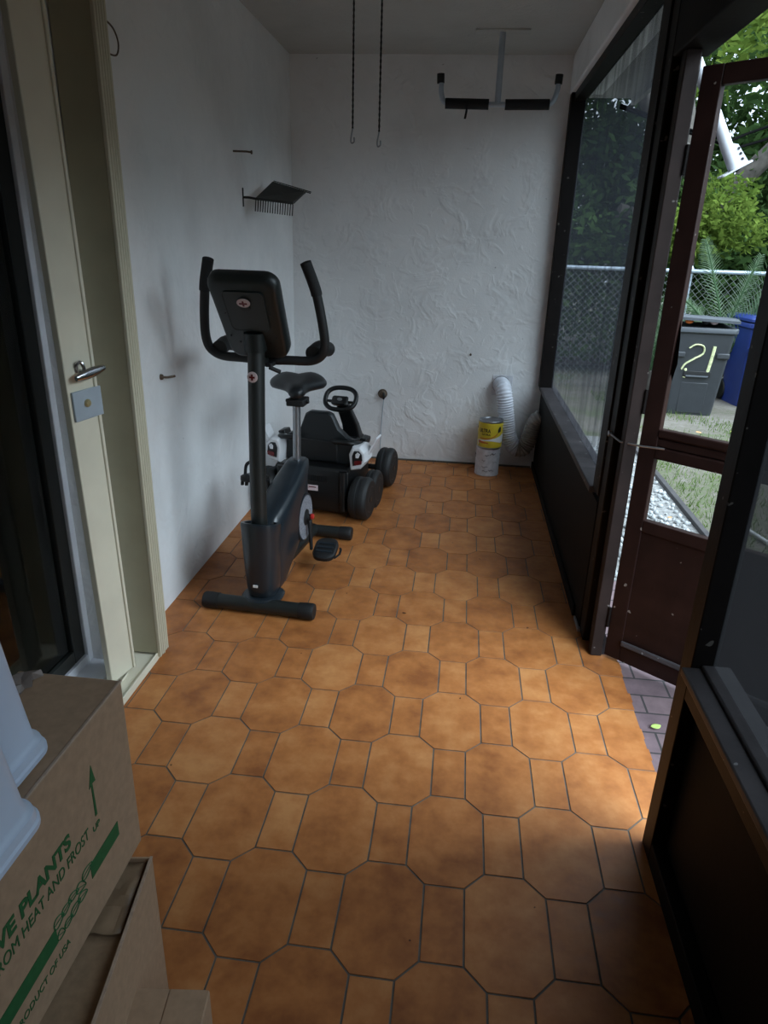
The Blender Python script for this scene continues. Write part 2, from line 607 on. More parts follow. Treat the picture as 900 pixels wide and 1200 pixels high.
t1 = tag_struct('trim_1', 'dark post between the far screen and the open door', 'post')
B().span((.572, 2.535, 0), (.66, 2.62, 2.37)).build('post', 'black_wood', t1, bevel=.004)
B().span((.598, 2.47, 0), (.64, 2.535, 2.06)).build('recess_board', 'black_flat', t1, bevel=.002)
B().span((.585, 2.425, 0.0), (.630, 2.472, 2.05)).build('jamb', 'jamb_brown', t1, bevel=.004)
B().span((.56, 2.60, .0), (.575, 2.71, .016)).build('foot_plate', 'steel', t1, bevel=.002)
for hz in (.18, 1.02, 1.76):
    b = B().span((.630, 2.4255, hz - .04), (.633, 2.465, hz + .04))
    b.tube([(.6325, 2.421, hz - .042), (.6325, 2.421, hz + .042)], .006, 10)
    b.build('hinge', 'black_wood', t1, bevel=.001)

t2 = tag_struct('trim_2', 'near dark post at the right of the doorway', 'post')
B().span((.578, 1.437, 0), (.636, 1.503, 2.06)).build('post', 'black_wood', t2, bevel=.003)
t3 = tag_struct('trim_3', 'dark header board over the doorway', 'header')
B().span((.572, 1.43, 2.05), (.675, 2.53, 2.20)).build('beam', 'black_flat', t3, bevel=.004)
B().span((.60, 1.40, 2.20), (.64, 2.535, 2.37)).build('transom_board', 'black_flat', t3, bevel=.002)

w2 = tag_struct('window_2', 'near screen panel above the dark kick board at the right edge', 'screen panel')
B().span((.578, YN, .515), (.64, 1.437, .583)).build('rail', 'black_wood', w2, bevel=.003)
B().span((.556, YN, .583), (.60, 1.437, .603)).span((.60, YN, .583), (.665, 1.437, .612)).build('sill', 'sill', w2, bevel=.004)
B().span((.614, YN, .0), (.64, 1.437, .515)).build('kick_panel', 'black_flat', w2, smooth=0)
B().span((.578, YN, .0), (.614, 1.437, .06)).build('bottom_rail', 'black_flat', w2, bevel=.003)
B().span((.626, YN, .612), (.628, 1.437, 2.33)).build('screen', 'screen_near', w2, smooth=0)
B().span((.578, YN, 2.33), (.64, 1.437, 2.37)).span((.578, -.35, .612), (.64, -.26, 2.33)).build('frame', 'black_wood', w2, bevel=.003)

# open screen door, hinged at the far post
d1 = tag_struct('door_1', 'open brown wooden door swung outward beside the trash bin', 'door', (.637, 2.423, 0), math.atan2(-.59, .75))
DW, DT = .86, .032
B().span((.0, 0, .012), (.062, DT, 2.005)).span((DW - .065, 0, .012), (DW, DT, 2.005)) \
   .span((.062, 0, 1.952), (DW - .065, DT, 2.005)).span((.062, 0, .012), (DW - .065, DT, .095)) \
   .span((.062, 0, .555), (DW - .065, DT, .60)).build('frame', 'brown', d1, bevel=.003)
B().span((.058, .006, .09), (DW - .06, DT - .008, .56)).build('kick_panel', 'brown', d1, smooth=0)
B().span((.058, -.002, .83), (DW - .06, DT + .002, .872)).span((.058, .004, .872), (DW - .06, DT, .905)) \
   .span((.058, -.002, .905), (DW - .06, DT + .002, .935)).build('mid_rail', 'brown', d1, bevel=.006)
B().span((.062, -.012, .083), (DW - .065, 0, .105)).build('drip_moulding', 'sill', d1, bevel=.005)
# flap of torn screen left on the hinge stile
B().poly([(.062, .016, 1.30), (.062, .014, 1.12), (.072, .004, 1.10), (.084, -.004, 1.16), (.075, .004, 1.24)]).build('torn_screen', 'black_flat', d1)

hk = thing('hook_latch', 'thin metal hook rod holding the open door to the dark post', 'latch', (0, 0, 0))
B().tube([(.565, 2.575, .865), (.578, 2.45, .868), (.64, 2.385, .872), (.705, 2.356, .875)], .0035, 8).build('rod', 'steel', hk)
B().lathe([(.004, 0), (.011, .0), (.011, .012), (.004, .014)], 12, Matrix.Translation((.572, 2.575, .865)) @ Matrix.Rotation(-PI / 2, 4, 'Y')).build('screw_eye', 'steel', hk)

# ------------------------------------------------------------------ left side: glass door, shutter
d2 = tag_struct('door_2', 'dark sliding glass door with a white frame at the left edge', 'glass door')
GX = -1.30
B().span((GX - .03, 2.03, .03), (GX + .015, 2.075, 2.2)).span((GX - .03, YN, .03), (GX + .015, 2.03, .065)) \
   .span((GX - .03, YN, 2.15), (GX + .015, 2.03, 2.2)).build('frame', 'white_metal', d2, bevel=.003)
B().span((GX - .026, 1.965, .065), (GX + .004, 2.03, 2.15)).span((GX - .026, YN, .065), (GX + .004, 1.965, .115)) \
   .build('sash', 'dark_metal', d2, bevel=.003)
B().span((GX - .012, YN, .115), (GX - .008, 1.965, 2.15)).build('glass', 'glass', d2, smooth=0)
B().span((GX - .05, YN, -.02), (XL + .005, 2.06, .03)).build('sill', 'white_metal', d2, bevel=.003)

# room behind the glass
struct('floor_inside', B().span((-4.2, YN - .5, -.1), (GX - .05, 4.2, .0)), 'inner_floor', 'tan floor of the room behind the glass door', 'floor', smooth=0)
struct('wall_inside', B().span((-4.3, YN - .6, -.1), (-4.2, 4.3, 2.6)).span((-4.2, 4.2, -.1), (XL - .25, 4.3, 2.6)).span((-4.2, YN - .6, -.1), (XL - .25, YN - .5, 2.6)),
       'inner_wall', 'dim walls of the room behind the glass door', 'wall', smooth=0)
struct('ceiling_inside', B().span((-4.3, YN - .6, 2.5), (XL - .25, 4.3, 2.65)), 'inner_wall', 'ceiling of the room behind the glass door', 'ceiling', smooth=0)

def curtain(y0, y1, x, label, zb):
    n = 60
    y1 += 1e-6
    bot, top = [], []
    for k in range(n + 1):
        y = y0 + (y1 - y0) * k / n
        dx = .028 * math.sin((y1 - y0) * k / n / .075 * 2 * PI) + .008 * math.sin(k * .9)
        bot.append((x + dx, y, zb))
        top.append((x + dx * .75, y, 2.35))
    b = B().loft([bot, top], closed=False)
    o = b.build('curtain', 'curtain')
    s = o.modifiers.new('solid', 'SOLIDIFY')
    s.thickness = .004
    tag(o, label, 'curtain')
curtain(2.13, 2.34, -1.53, 'grey curtain behind the glass, beside the door frame', .10)
curtain(1.80, 2.08, -1.66, 'grey-blue curtain behind the glass, at the left edge', .10)

sh = thing('storm_shutter', 'cream accordion storm shutter folded back beside the glass door', 'shutter')
# folded stack: front corrugated edge and side panel
prof = [(-1.185, 2.13), (-1.062, 2.13)]
y = 2.13
for k in range(5):
    prof += [(-1.058, y + .003), (-1.058, y + .012), (-1.0645, y + .0135), (-1.0645, y + .0155)]
    y += .0155
prof += [(-1.060, y), (-1.185, y)]
B().prism(prof, 2, .028, 2.42).build('stack', 'olive', sh, smooth=20)
prof = [(-1.056, 2.128), (-1.0552, 2.137)]
for k in range(5):
    y0 = 2.1275 + k * .0155
    B().span((-1.0665, y0 + .001, .012 - .004 * (k == 2)), (-1.0545, y0 + .0125, 2.42)).build('fold', 'cream', sh, bevel=.0025)
lean = Matrix.Rotation(math.radians(1.6), 4, 'X') @ Matrix.Rotation(math.radians(-14), 4, 'Z')
def blade_map(o):
    o.matrix_local = Matrix.Translation((-1.125, 2.035, .03)) @ lean
    return o
blade_map(B().span((-.012, -.115, 0), (.012, 0, 2.38)).span((-.02, -.008, .0), (.018, .004, 2.38)).build('lead_blade', 'cream_light', sh, bevel=.003))
pl_ = blade_map(B().span((.012, -.105, .945), (.02, .012, 1.035)).build('lock_plate', 'lock_grey', sh, bevel=.002))
B().lathe([(.012, .02), (.012, .024), (.009, .028), (.0, .0285)], 20, Matrix.Rotation(PI / 2, 4, 'Y') @ Matrix.Translation((-.994, -.052, 0)), caps=False).build('lock_button', 'brass', pl_)
hd = B().tube(smooth_path([(.012, -.070, 1.09), (.018, -.071, 1.112), (.027, -.066, 1.12), (.032, -.06, 1.11), (.032, -.058, 1.092)], 4), .0055, 8)
hd.loft([[(.036 + .011 * math.cos(q_) * (.35 + .65 * math.sin(PI * min(1, .1 + .8 * t))), -.098 + .118 * t, 1.078 + .012 * t + .016 * math.sin(q_) * (.35 + .65 * math.sin(PI * min(1, .1 + .8 * t)))) for q_ in [2 * PI * j / 12 for j in range(12)]] for t in [k / 10 for k in range(11)]])
hd.tube([(.010, -.05, 1.085), (.036, -.045, 1.084)], .012, 12)
blade_map(hd.build('handle', 'chrome', sh, bevel=.002))
B().span((-1.185, YN + .05, -.002), (-1.068, 2.205, .018)).span((-1.073, YN + .05, .0), (-1.066, 2.13, .03)).span((-1.125, YN + .05, .0), (-1.12, 2.0, .026)).build('floor_track', 'cream_light', sh, bevel=.002)
B().span((-1.185, YN + .05, 2.42), (-1.06, 2.21, 2.46)).build('top_track', 'cream', sh, bevel=.002)

# ------------------------------------------------------------------ exercise bike
bk = thing('exercise_bike', 'charcoal upright exercise bike facing the room beside the white wall', 'exercise bike', (-.792, 2.536, 0), -math.radians(4))
def stab(name, v, half, z=.036, r=.032):
    o = B().tube([(-half, v, z), (half, v, z)], r, 20).build(name, 'bike_tube', bk)
    for s in (-1, 1):
        B().lathe([(.0, -.052), (r + .003, -.052), (r + .0045, -.02), (r + .0045, .006), (r + .001, .014), (0, .014)], 20,
                  Matrix.Translation((s * half, v, z)) @ Matrix.Rotation(s * PI / 2, 4, 'Y'), caps=False).build('end_cap', 'rubber', o)
    return o
stab('front_stabilizer', 0.0, .232)
stab('rear_stabilizer', .86, .195)
# shroud, as horizontal slices: z, v front, v back, half width
sl = [(.055, .095, .28, .050), (.10, .08, .34, .058), (.16, .08, .45, .066), (.22, .085, .53, .072), (.28, .095, .575, .076), (.34, .105, .59, .076), (.385, .125, .60, .074),
      (.42, .18, .605, .071), (.45, .26, .61, .067), (.475, .36, .62, .062), (.495, .45, .635, .056), (.512, .505, .64, .050), (.522, .530, .625, .040)]
rings = []
for z, v0, v1, hw in sl:
    rings.append([(x, (v0 + v1) / 2 + yv, z + (.0 if z < .5 else .0)) for x, yv in superellipse(hw, (v1 - v0) / 2, 3.0, 36)])
shroud = B().loft(rings).build('shroud', 'bike', bk, smooth=50)
# front cover with open rim where the mast enters
rings = []
for z, vc, a, b in [(.06, .075, .052, .060), (.075, .072, .062, .070), (.12, .07, .068, .078), (.25, .066, .074, .082), (.36, .062, .078, .084), (.385, .062, .080, .086), (.395, .062, .078, .084), (.395, .062, .064, .070), (.33, .064, .06, .066), (.25, .066, .05, .056)]:
    rings.append([(x, vc + yv, z + yv * -.30 * (z > .3)) for x, yv in superellipse(a, b, 2.5, 36)])
fc = B().loft(rings).build('front_cover', 'bike', bk, smooth=40)
B().span((-.016, -.0165, .128), (.004, -.012, .138)).build('small_white_tag', 'white_ink', fc)
rings = [[(x, .06 + yv, z) for x, yv in superellipse(a, b, 2.6, 28)] for z, a, b in ((.045, .085, .075), (.06, .09, .085), (.07, .075, .078))]
B().loft(rings).build('base_saddle', 'bike', bk, smooth=40)
B().span((-.03, .02, .04), (.03, .30, .075)).build('front_beam', 'bike_tube', bk, bevel=.006)
B().tube([(0, .35, .085), (0, .62, .062), (0, .86, .045)], .028, 14).build('rear_beam', 'bike_tube', bk)
# mast
mast = B().tube(smooth_path([(0, .075, .25), (0, .046, .40), (0, .048, .55), (0, .06, .80), (0, .088, 1.16)], 6), .033, 24).build('mast', 'bike_tube', bk)
B().lathe([(0, 0), (.021, 0), (.021, .003), (.018, .005), (0, .005)], 24, Matrix.Translation((-.004, .0445, 1.005)) @ Matrix.Rotation(PI / 2, 4, 'X'), caps=False).build('round_badge', 'badge', mast)
cr = B().span((-.0155, .0375, 1.0015), (.0075, .039, 1.0085)).span((-.0075, .0375, .993), (-.0005, .039, 1.017))
cr.build('badge_cross', 'tail_red', mast)
# console: rounded slab leaning back, back of it seen from the room
cm = Matrix.Translation((0, .045, 1.245)) @ Matrix.Rotation(math.radians(34), 4, 'X')
CK = lambda z: .86 + .14 * (z + .20) / .37
rings = []
for yv, sc, zc in ((-.034, .86, 0), (-.030, .93, 0), (-.018, .985, 0), (.0, 1.0, 0), (.022, 1.0, 0), (.032, .96, 0), (.035, .9, 0)):
    out = [(x, z - .018) for x, z in rrect(.272 * sc, .372 * sc, .05 * sc, 6)]
    rings.append([cm @ Vector((x * CK(z), yv + .012 * max(0, z / .16) * (yv < 0), z)) for x, z in out])
con = B().loft(rings).build('console', 'bike_back', bk, smooth=40)
cover = []
for yv, sc in ((-.030, 1.0), (-.0375, 1.0), (-.0375, .965), (-.036, .95)):
    cover.append([cm @ Vector((x * CK(z), yv + .012 * max(0, z / .16), z + .028)) for x, z in rrect(.165 * sc, .17 * sc, .018, 5)])
B().loft(cover).build('battery_cover', 'bike_back', con, smooth=30)
bd = []
for yv, sc in ((-.036, 1.0), (-.040, 1.0), (-.041, .8)):
    bd.append([cm @ Vector((.0 + x, yv, z + .072)) for x, z in superellipse(.025 * sc, .018 * sc, 2, 24)])
lb = B().loft(bd).build('oval_logo_plate', 'badge', con, smooth=30)
B().loft([[cm @ Vector((x, -.0415 - d, z + .0715)) for x, z in rrect(.03, .0065, .002, 3)] for d in (0, .0012)]).loft(
    [[cm @ Vector((x, -.0415 - d, z + .0715)) for x, z in rrect(.007, .022, .002, 3)] for d in (0, .0010)]).build('logo_mark', 'tail_red', lb)
B().loft([[cm @ Vector((x, -.035 - d, z + .048)) for x, z in superellipse(.02, .011, 2, 20)] for d in (0, .003)]).build('round_vent', 'rubber', con)
for sx, sz in ((-.085, .02), (.085, .02), (-.09, -.085), (.09, -.085), (-.06, -.115), (.06, -.115), (-.03, -.09)):
    B().loft([[cm @ Vector((sx + x, -.034 - d, z + sz)) for x, z in superellipse(.004, .004, 2, 10)] for d in (0, .0015)]).build('screw_hole', 'rubber', con)
B().tube([(0, .083, 1.10), (0, .075, 1.17)], .042, 20).build('console_neck', 'bike_back', bk)
# handlebars
for s in (-1, 1):
    path = smooth_path([(s * .0, .17, 1.052), (s * .10, .185, 1.054), (s * .185, .195, 1.056), (s * .232, .19, 1.082), (s * .246, .18, 1.13), (s * .240, .165, 1.21), (s * .226, .15, 1.30), (s * .216, .14, 1.345), (s * .190, .12, 1.425)], 6)
    hb = B().tube(path, [.0185] * len(path), 16).build('handlebar', 'rubber', bk)
    tip = path[-12:]
    B().tube(tip + [tip[-1] + (tip[-1] - tip[-2]) * .15], [.0215] * len(tip) + [.012], 16).build('foam_grip', 'foam', hb)
    gp = smooth_path([(s * .195, .19, 1.085), (s * .20, .28, 1.095), (s * .20, .40, 1.075)], 6)
    B().tube(gp, .031, 18).build('pulse_grip', 'rubber', hb)
B().tube([(0, .095, 1.06), (0, .175, 1.052)], .026, 14).build('bar_stem', 'bike_tube', bk)
B().span((.025, .11, 1.035), (.05, .18, 1.05)).tube([(.03, .14, 1.03), (.07, .16, 1.01)], .009, 8).build('clamp_lever', 'rubber', bk, bevel=.003)
# seat
B().tube([(0, .574, .49), (0, .585, .81)], .0185, 18).build('seat_post', 'steel', bk)
B().span((-.04, .545, .782), (.045, .645, .815)).span((-.022, .555, .815), (.022, .66, .84)).tube([(-.055, .59, .80), (.06, .59, .80)], .009, 10).build('seat_clamp', 'rubber', bk, bevel=.006)
rings = []
for v, hw, zt, zb, dip in [(.468, .012, .862, .848, 0), (.474, .026, .876, .838, 0), (.50, .037, .888, .832, 0), (.55, .046, .893, .834, .002), (.60, .070, .897, .838, .006), (.65, .108, .905, .838, .012), (.69, .130, .912, .836, .016), (.73, .137, .917, .834, .018), (.77, .130, .914, .836, .018), (.79, .11, .905, .848, .014), (.797, .06, .895, .86, .008)]:
    ring = []
    for x, z in superellipse(hw, (zt - zb) / 2, 2.4, 32):
        d = -dip * math.exp(-(x / (.32 * hw)) ** 2) if z > 0 else 0
        droop = -.018 * (x / .137) ** 2
        ring.append((x, v, (zt + zb) / 2 + z + d + droop))
    rings.append(ring)
B().loft([[Matrix.Translation((0, .60, 0)) @ Matrix.Rotation(math.radians(15), 4, 'Z') @ (Vector(p) - Vector((0, .60, 0))) for p in r_] for r_ in rings]).build('seat', 'seat', bk, smooth=60)
# drive discs, cranks and pedals
for s in (-1, 1):
    mm = Matrix.Translation((s * .068, .455, .276)) @ Matrix.Rotation(s * PI / 2, 4, 'Y')
    dc = B().lathe([(.112, 0), (.112, .008), (.106, .0095), (.104, .008), (.045, .010), (0, .010)], 40, mm, caps=False).build('drive_disc', 'disc', bk)
    B().lathe([(.106, .0), (.106, .0085)], 40, mm).build('disc_face', 'disc', dc)
    B().lathe([(.116, -.002), (.116, .007), (.107, .0095), (.107, .0)], 40, mm, caps=False).build('disc_ring', 'bike', dc)
    B().lathe([(.040, .009), (.038, .014), (.018, .02), (.016, .032), (0, .033)], 28, mm, caps=False).build('hub_cover', 'rubber', dc)
B().lathe([(.014, 0), (.014, .010), (.010, .013), (0, .013)], 16, Matrix.Translation((.104, .452, .284)) @ Matrix.Rotation(PI / 2, 4, 'Y'), caps=False).build('bolt_cap', 'red', bk)
def pedal(s, cv, cz, ang):
    ca = B().tube([(s * .078, .455, .276), (s * .095, .455 + (cv - .455) * .1, .276 + (cz - .276) * .1), (s * .098, cv, cz)], [.014, .014, .010], 12, flat=.8).build('crank', 'rubber', bk)
    pm = Matrix.Translation((s * .166, cv + .012, cz)) @ Matrix.Rotation(ang, 4, 'X')
    rings = [[pm @ Vector((x * k, yv * k, z)) for x, yv in rrect(.112, .15, .045, 6)] for z, k in ((-.015, .88), (-.009, 1), (.009, 1), (.015, .88))]
    pd = B().loft(rings).build('pedal', 'rubber', bk, smooth=40)
    for t in (-.028, 0, .028):
        B().loft([[pm @ Vector((x, t + yv, z)) for x, yv in rrect(.08, .012, .004, 3)] for z in (.013, .018)]).build('tread', 'bike', pd)
    st = [pm @ p for p in smooth_path([(-s * .02, -.03, .012), (-s * .015, -.035, .045), (s * .01, -.035, .066), (s * .04, -.035, .05), (s * .05, -.03, .0)], 5)]
    return pd, pm
pd, pm = pedal(1, .47, .105, math.radians(18))
B().tube([pm @ Vector(p) for p in ((.056, -.05, -.004), (.070, -.01, -.014), (.066, .035, -.026), (.056, .06, -.036))], .006, 8, flat=.5).build('strap', 'rubber', pd)
pd, pm = pedal(-1, .43, .455, math.radians(-12))
st = [pm @ p for p in smooth_path([(.035, .01, .010), (.03, .01, .05), (-.005, .01, .074), (-.045, .01, .060), (-.052, .01, .010)], 5)]
B().tube(st, .008, 8, flat=.5).build('strap', 'rubber', pd)
for a in (-.048, -.028):
    B().loft([[pm @ Vector((a + x, -.03 + yv, z)) for x, yv in rrect(.012, .02, .004, 3)] for z in (-.035, -.01)]).build('strap_end', 'rubber', pd)

# ------------------------------------------------------------------ ride-on kart
kt = thing('ride_on_kart', 'black and white ride-on kart parked behind the exercise bike', 'toy kart', (-.805, 3.70, 0), -math.radians(9))
# local: x right, y forward (away from the camera)
b = B()
rings = []
for yv, hw, z0, z1 in ((-.01, .205, .05, .285), (0, .215, .035, .30), (.10, .215, .035, .30), (.28, .21, .04, .26), (.55, .17, .05, .22), (.68, .13, .06, .20)):
    rings.append([(x, yv, (z0 + z1) / 2 + z) for x, z in rrect(2 * hw, z1 - z0, .03, 4)])
body = b.loft(rings).build('body', 'kart', kt, smooth=40)
for k in range(14):
    B().span((-.075 + k * .0125, -.016, .215), (-.069 + k * .0125, -.008, .25)).build('vent_slot', 'kart_seat', body)
st_ = B().span((-.024, -.0145, .158), (.036, -.0085, .190)).build('warning_sticker', 'sticker', body)
B().span((-.018, -.0152, .176), (.026, -.014, .182)).build('sticker_text', 'tail_red', st_)
for sx in (-.19, .19):
    B().tube([(sx, -.012, .06), (sx, -.012, .29)], .022, 12).build('bumper_post', 'kart', body)
# seat shell
outline = [(-.205, .27), (-.205, .425), (-.19, .45), (-.125, .47), (-.085, .575), (-.06, .59), (.05, .59), (.075, .578), (.115, .50), (.17, .455), (.205, .44), (.205, .27)]
sb = []
for yv, k in ((.105, .97), (.115, 1), (.15, 1), (.16, .97)):
    sb.append([(x * k, yv + .02 * (z - .27), .27 + (z - .27) * k) for x, z in outline])
B().loft(sb).build('seat_back', 'kart_seat', kt, smooth=35)
B().prism([(-.12, .30), (.12, .30), (.115, .43), (-.115, .43)], 1, .095, .112).build('seat_inset', 'kart', kt, bevel=.01)
B().span((-.17, .15, .25), (.17, .42, .30)).build('seat_cushion', 'kart_seat', kt, bevel=.02)
for s in (-1, 1):
    B().tube(smooth_path([(s * .10, .07, .437), (s * .18, .06, .440), (s * .235, .09, .432), (s * .25, .18, .42)], 5), .014, 10).build('side_rail', 'kart', kt)
    # white fender with tail light
    fo = [(.215, .285), (.275, .30), (.305, .345), (.30, .40), (.27, .432), (.225, .43), (.205, .38)]
    fd = B().loft([[(s * (x * k + .26 * (1 - k)), yv, z * k + .36 * (1 - k)) for x, z in fo] for yv, k in ((.03, .86), (.045, 1), (.16, 1), (.20, .8))]).build('fender', 'kart_white', kt, smooth=30, bevel=.004)
    tl_ = B().loft([[(s * (x * k + .262 * (1 - k)), yv, z * k + .37 * (1 - k)) for x, z in fo] for yv, k in ((.022, .58), (.034, .62))]).build('tail_light_housing', 'kart', fd, smooth=30)
    B().loft([[(s * x, yv, z) for x, z in ((.245, .325), (.285, .335), (.287, .357), (.245, .352))] for yv in (.016, .026)]).build('tail_light', 'tail_red', tl_)
    B().loft([[(s * x, yv, z) for x, z in ((.252, .37), (.268, .37), (.276, .392), (.262, .402), (.25, .39))] for yv in (.017, .026)]).build('white_marking', 'kart_white', tl_)
    B().loft([[(s * x, yv, z) for x, z in ((.292, .375), (.305, .37), (.352, .468), (.345, .476))] for yv in (.10, .19)]).build('fender_fin', 'kart_white', fd, bevel=.002)
    B().loft([[(s * x, yv, z) for x, z in ((.22, .40), (.27, .41), (.275, .445), (.235, .452))] for yv in (.15, .24)]).build('fender_cap', 'kart', fd, bevel=.006)
def kwheel(x, yv, r, w):
    mm = Matrix.Translation((x, yv, r)) @ Matrix.Rotation(PI / 2, 4, 'Y')
    h = w / 2
    o = B().lathe([(r * .62, -h), (r * .86, -h), (r * .96, -h * .8), (r, -h * .55), (r, -h * .2), (r * .975, -h * .16), (r * .975, h * .16), (r, h * .2), (r, h * .55), (r * .96, h * .8), (r * .86, h), (r * .62, h)], 36, mm).build('wheel', 'tyre', kt, smooth=30)
    for s in (-1, 1):
        hb = B().lathe([(r * .62, 0), (r * .60, h * .02), (r * .45, -h * .25), (r * .18, -h * .2), (r * .15, h * .05), (0, h * .06)], 24,
                       Matrix.Translation((x + s * h, yv, r)) @ Matrix.Rotation(s * PI / 2, 4, 'Y'), caps=False).build('hub_cap', 'kart', o)
    return o
for s in (-1, 1):
    kwheel(s * .285, .045, .125, .105)
    kwheel(s * .290, .255, .115, .075)
    kwheel(s * .262, .66, .128, .10)
B().tube([(-.26, .66, .12), (.26, .66, .12)], .018, 10).tube([(-.28, .045, .125), (.28, .045, .125)], .014, 10).tube([(-.30, .255, .115), (.30, .255, .115)], .012, 10).build('axle', 'kart', kt)
B().loft([[(x, yv, z0 + z) for x, z in rrect(2 * hw, hh, .02, 4)] for yv, hw, z0, hh in ((.50, .10, .28, .12), (.62, .12, .27, .16), (.74, .10, .24, .12))]).build('nose', 'kart', kt, smooth=40)
swm = Matrix.Translation((.0, .455, .60)) @ Matrix.Rotation(math.radians(-48), 4, 'X')
# steering column and wheel: wheel faces back and up towards the driver
B().loft([[(xx + x, yv + d, z) for x, d in rrect(w_, t_, .012, 4)] for xx, yv, z, w_, t_ in ((.06, .62, .26, .12, .10), (.045, .56, .42, .10, .07), (.02, .49, .55, .085, .05), (.012, .47, .585, .06, .04))]).build('steering_column', 'kart', kt, smooth=40)
swm = Matrix.Translation((.012, .455, .60)) @ Matrix.Rotation(math.radians(52), 4, 'X')
ring = []
for k in range(32):
    a = 2 * PI * k / 32
    ring.append(swm @ Vector((.098 * math.copysign(abs(math.cos(a)) ** .8, math.cos(a)), .075 * math.copysign(abs(math.sin(a)) ** .8, math.sin(a)), 0)))
sw = B().tube(ring, .0145, 10, loop=True).build('steering_wheel', 'kart', kt, smooth=60)
B().loft([[swm @ Vector((x, yv - .016, z)) for x, yv in rrect(.105 * k, .062 * k, .015, 4)] for z, k in ((-.012, .9), (.008, 1), (.016, .8))]).build('wheel_hub', 'kart', sw, smooth=40)
for s in (-1, 1):
    spk = B().span((-.022, -.007, -.008), (.022, .007, .008)).build('spoke', 'kart', sw, bevel=.003)
    spk.matrix_local = swm @ Matrix.Translation((s * .068, -.02, 0))
B().loft([[swm @ Vector((x, yv - .012, z)) for x, yv in superellipse(.016, .010, 2, 18)] for z in (.015, .019)]).build('horn_badge', 'steel', sw)

# ------------------------------------------------------------------ things on the walls and ceiling
pb = thing('pull_up_bar', 'ceiling pull-up bar with two black foam grips and upturned ends', 'pull-up bar', (.10, 4.41, ZC))
B().span((-.145, -.04, -.008), (.145, .04, 0)).build('ceiling_plate', 'ceiling', pb, bevel=.002)
B().tube([(0, 0, -.006), (0, 0, -.34)], .0165, 14).build('drop_pole', 'galv', pb)
B().tube(smooth_path([(-.315, 0, -.235), (-.313, 0, -.29), (-.29, 0, -.338), (-.22, 0, -.345), (0, 0, -.345), (.22, 0, -.342), (.29, 0, -.335), (.315, 0, -.285), (.322, 0, -.225)], 6), .0135, 12).build('bar', 'galv', pb)
for s in (-1, 1):
    B().tube([(s * .045 - .003, 0, -.345), (s * .285 - .003, 0, -.342)], .0265, 18).build('foam_grip', 'foam', pb)
    B().tube([(s * .319, 0, -.245), (s * .321, 0, -.20)], .0205, 14).build('end_cap', 'rubber', pb)
B().loft([[(-.168 + dx - .004, -.028, z), (-.168 + dx + .008, -.028, z), (-.168 + dx + .008, -.022, z), (-.168 + dx - .004, -.022, z)] for z, dx in ((-.33, 0), (-.385, -.002), (-.42, -.008))]).build('loose_strap', 'foam', pb)

for k, (x, y0, zb, lab) in enumerate(((-.482, 3.0, 1.86, 'dark beaded cord hanging from ceiling, left one of the pair'), (-.378, 3.0, 1.85, 'dark beaded cord hanging from ceiling, right one of the pair'))):
    t = thing('hanging_cord', lab, 'cord', (x, y0, ZC), group='hanging cords')
    b = B()
    prof = []
    n = 70
    for i in range(n):
        z = -(ZC - zb - .05) * i / (n - 1)
        prof.append((.0042 if i % 2 else .0028, z))
    b.lathe(prof, 8)
    b.build('cord', 'rubber', t)
    hk = smooth_path([(0, 0, -(ZC - zb - .05)), (-.006, 0, -(ZC - zb - .015)), (-.004, 0, -(ZC - zb)), (.006, 0, -(ZC - zb) + .004), (.006, 0, -(ZC - zb) + .02)], 4)
    B().tube(hk, .003, 8).build('end_hook', 'steel', t)

# tine rack on the left wall
rk = thing('tine_rack', 'dark wall rack with a tilted wire plate and hanging tines', 'rack', (XL, 3.83, 1.70))
A_, B_, C_, D_ = Vector((.065, .02, -.01)), Vector((.262, .02, -.028)), Vector((.255, .34, .045)), Vector((.07, .34, .09))
b = B()
nrm = Vector((0, .006, -.014))
b.loft([[A_, B_, C_, D_], [p + Vector((0, 0, .012)) for p in (A_, B_, C_, D_)]])
b.build('plate', 'duct_dark', rk)
B().tube([(0, 0, .0), (.03, .005, .0), (.075, .02, -.006)], .006, 8).build('arm', 'rubber', rk)
B().span((0, -.006, -.045), (.004, .006, .045)).build('wall_flange', 'rubber', rk)
tr_ = B()
for k in range(16):
    p = A_.lerp(B_, k / 15) + Vector((0, -.004, 0))
    tr_ = B().tube([p, p + Vector((.0, -.006, -.02)), p + Vector((-.004, -.004, -.055))], .0028, 6)
    tr_.build('tine', 'rubber', rk)
for k in range(16):
    p = D_.lerp(C_, k / 15)
    B().tube([p + Vector((0, .0, 0)), p + Vector((0, .02, .012))], .0022, 5).build('back_tine', 'rubber', rk)
for d in (.008, .022):
    B().tube([D_ + Vector((.0, d, .006 + d * .5)), C_ + Vector((.03, d, -.002 + d * .5))], .003, 6).build('back_rail', 'rubber', rk)

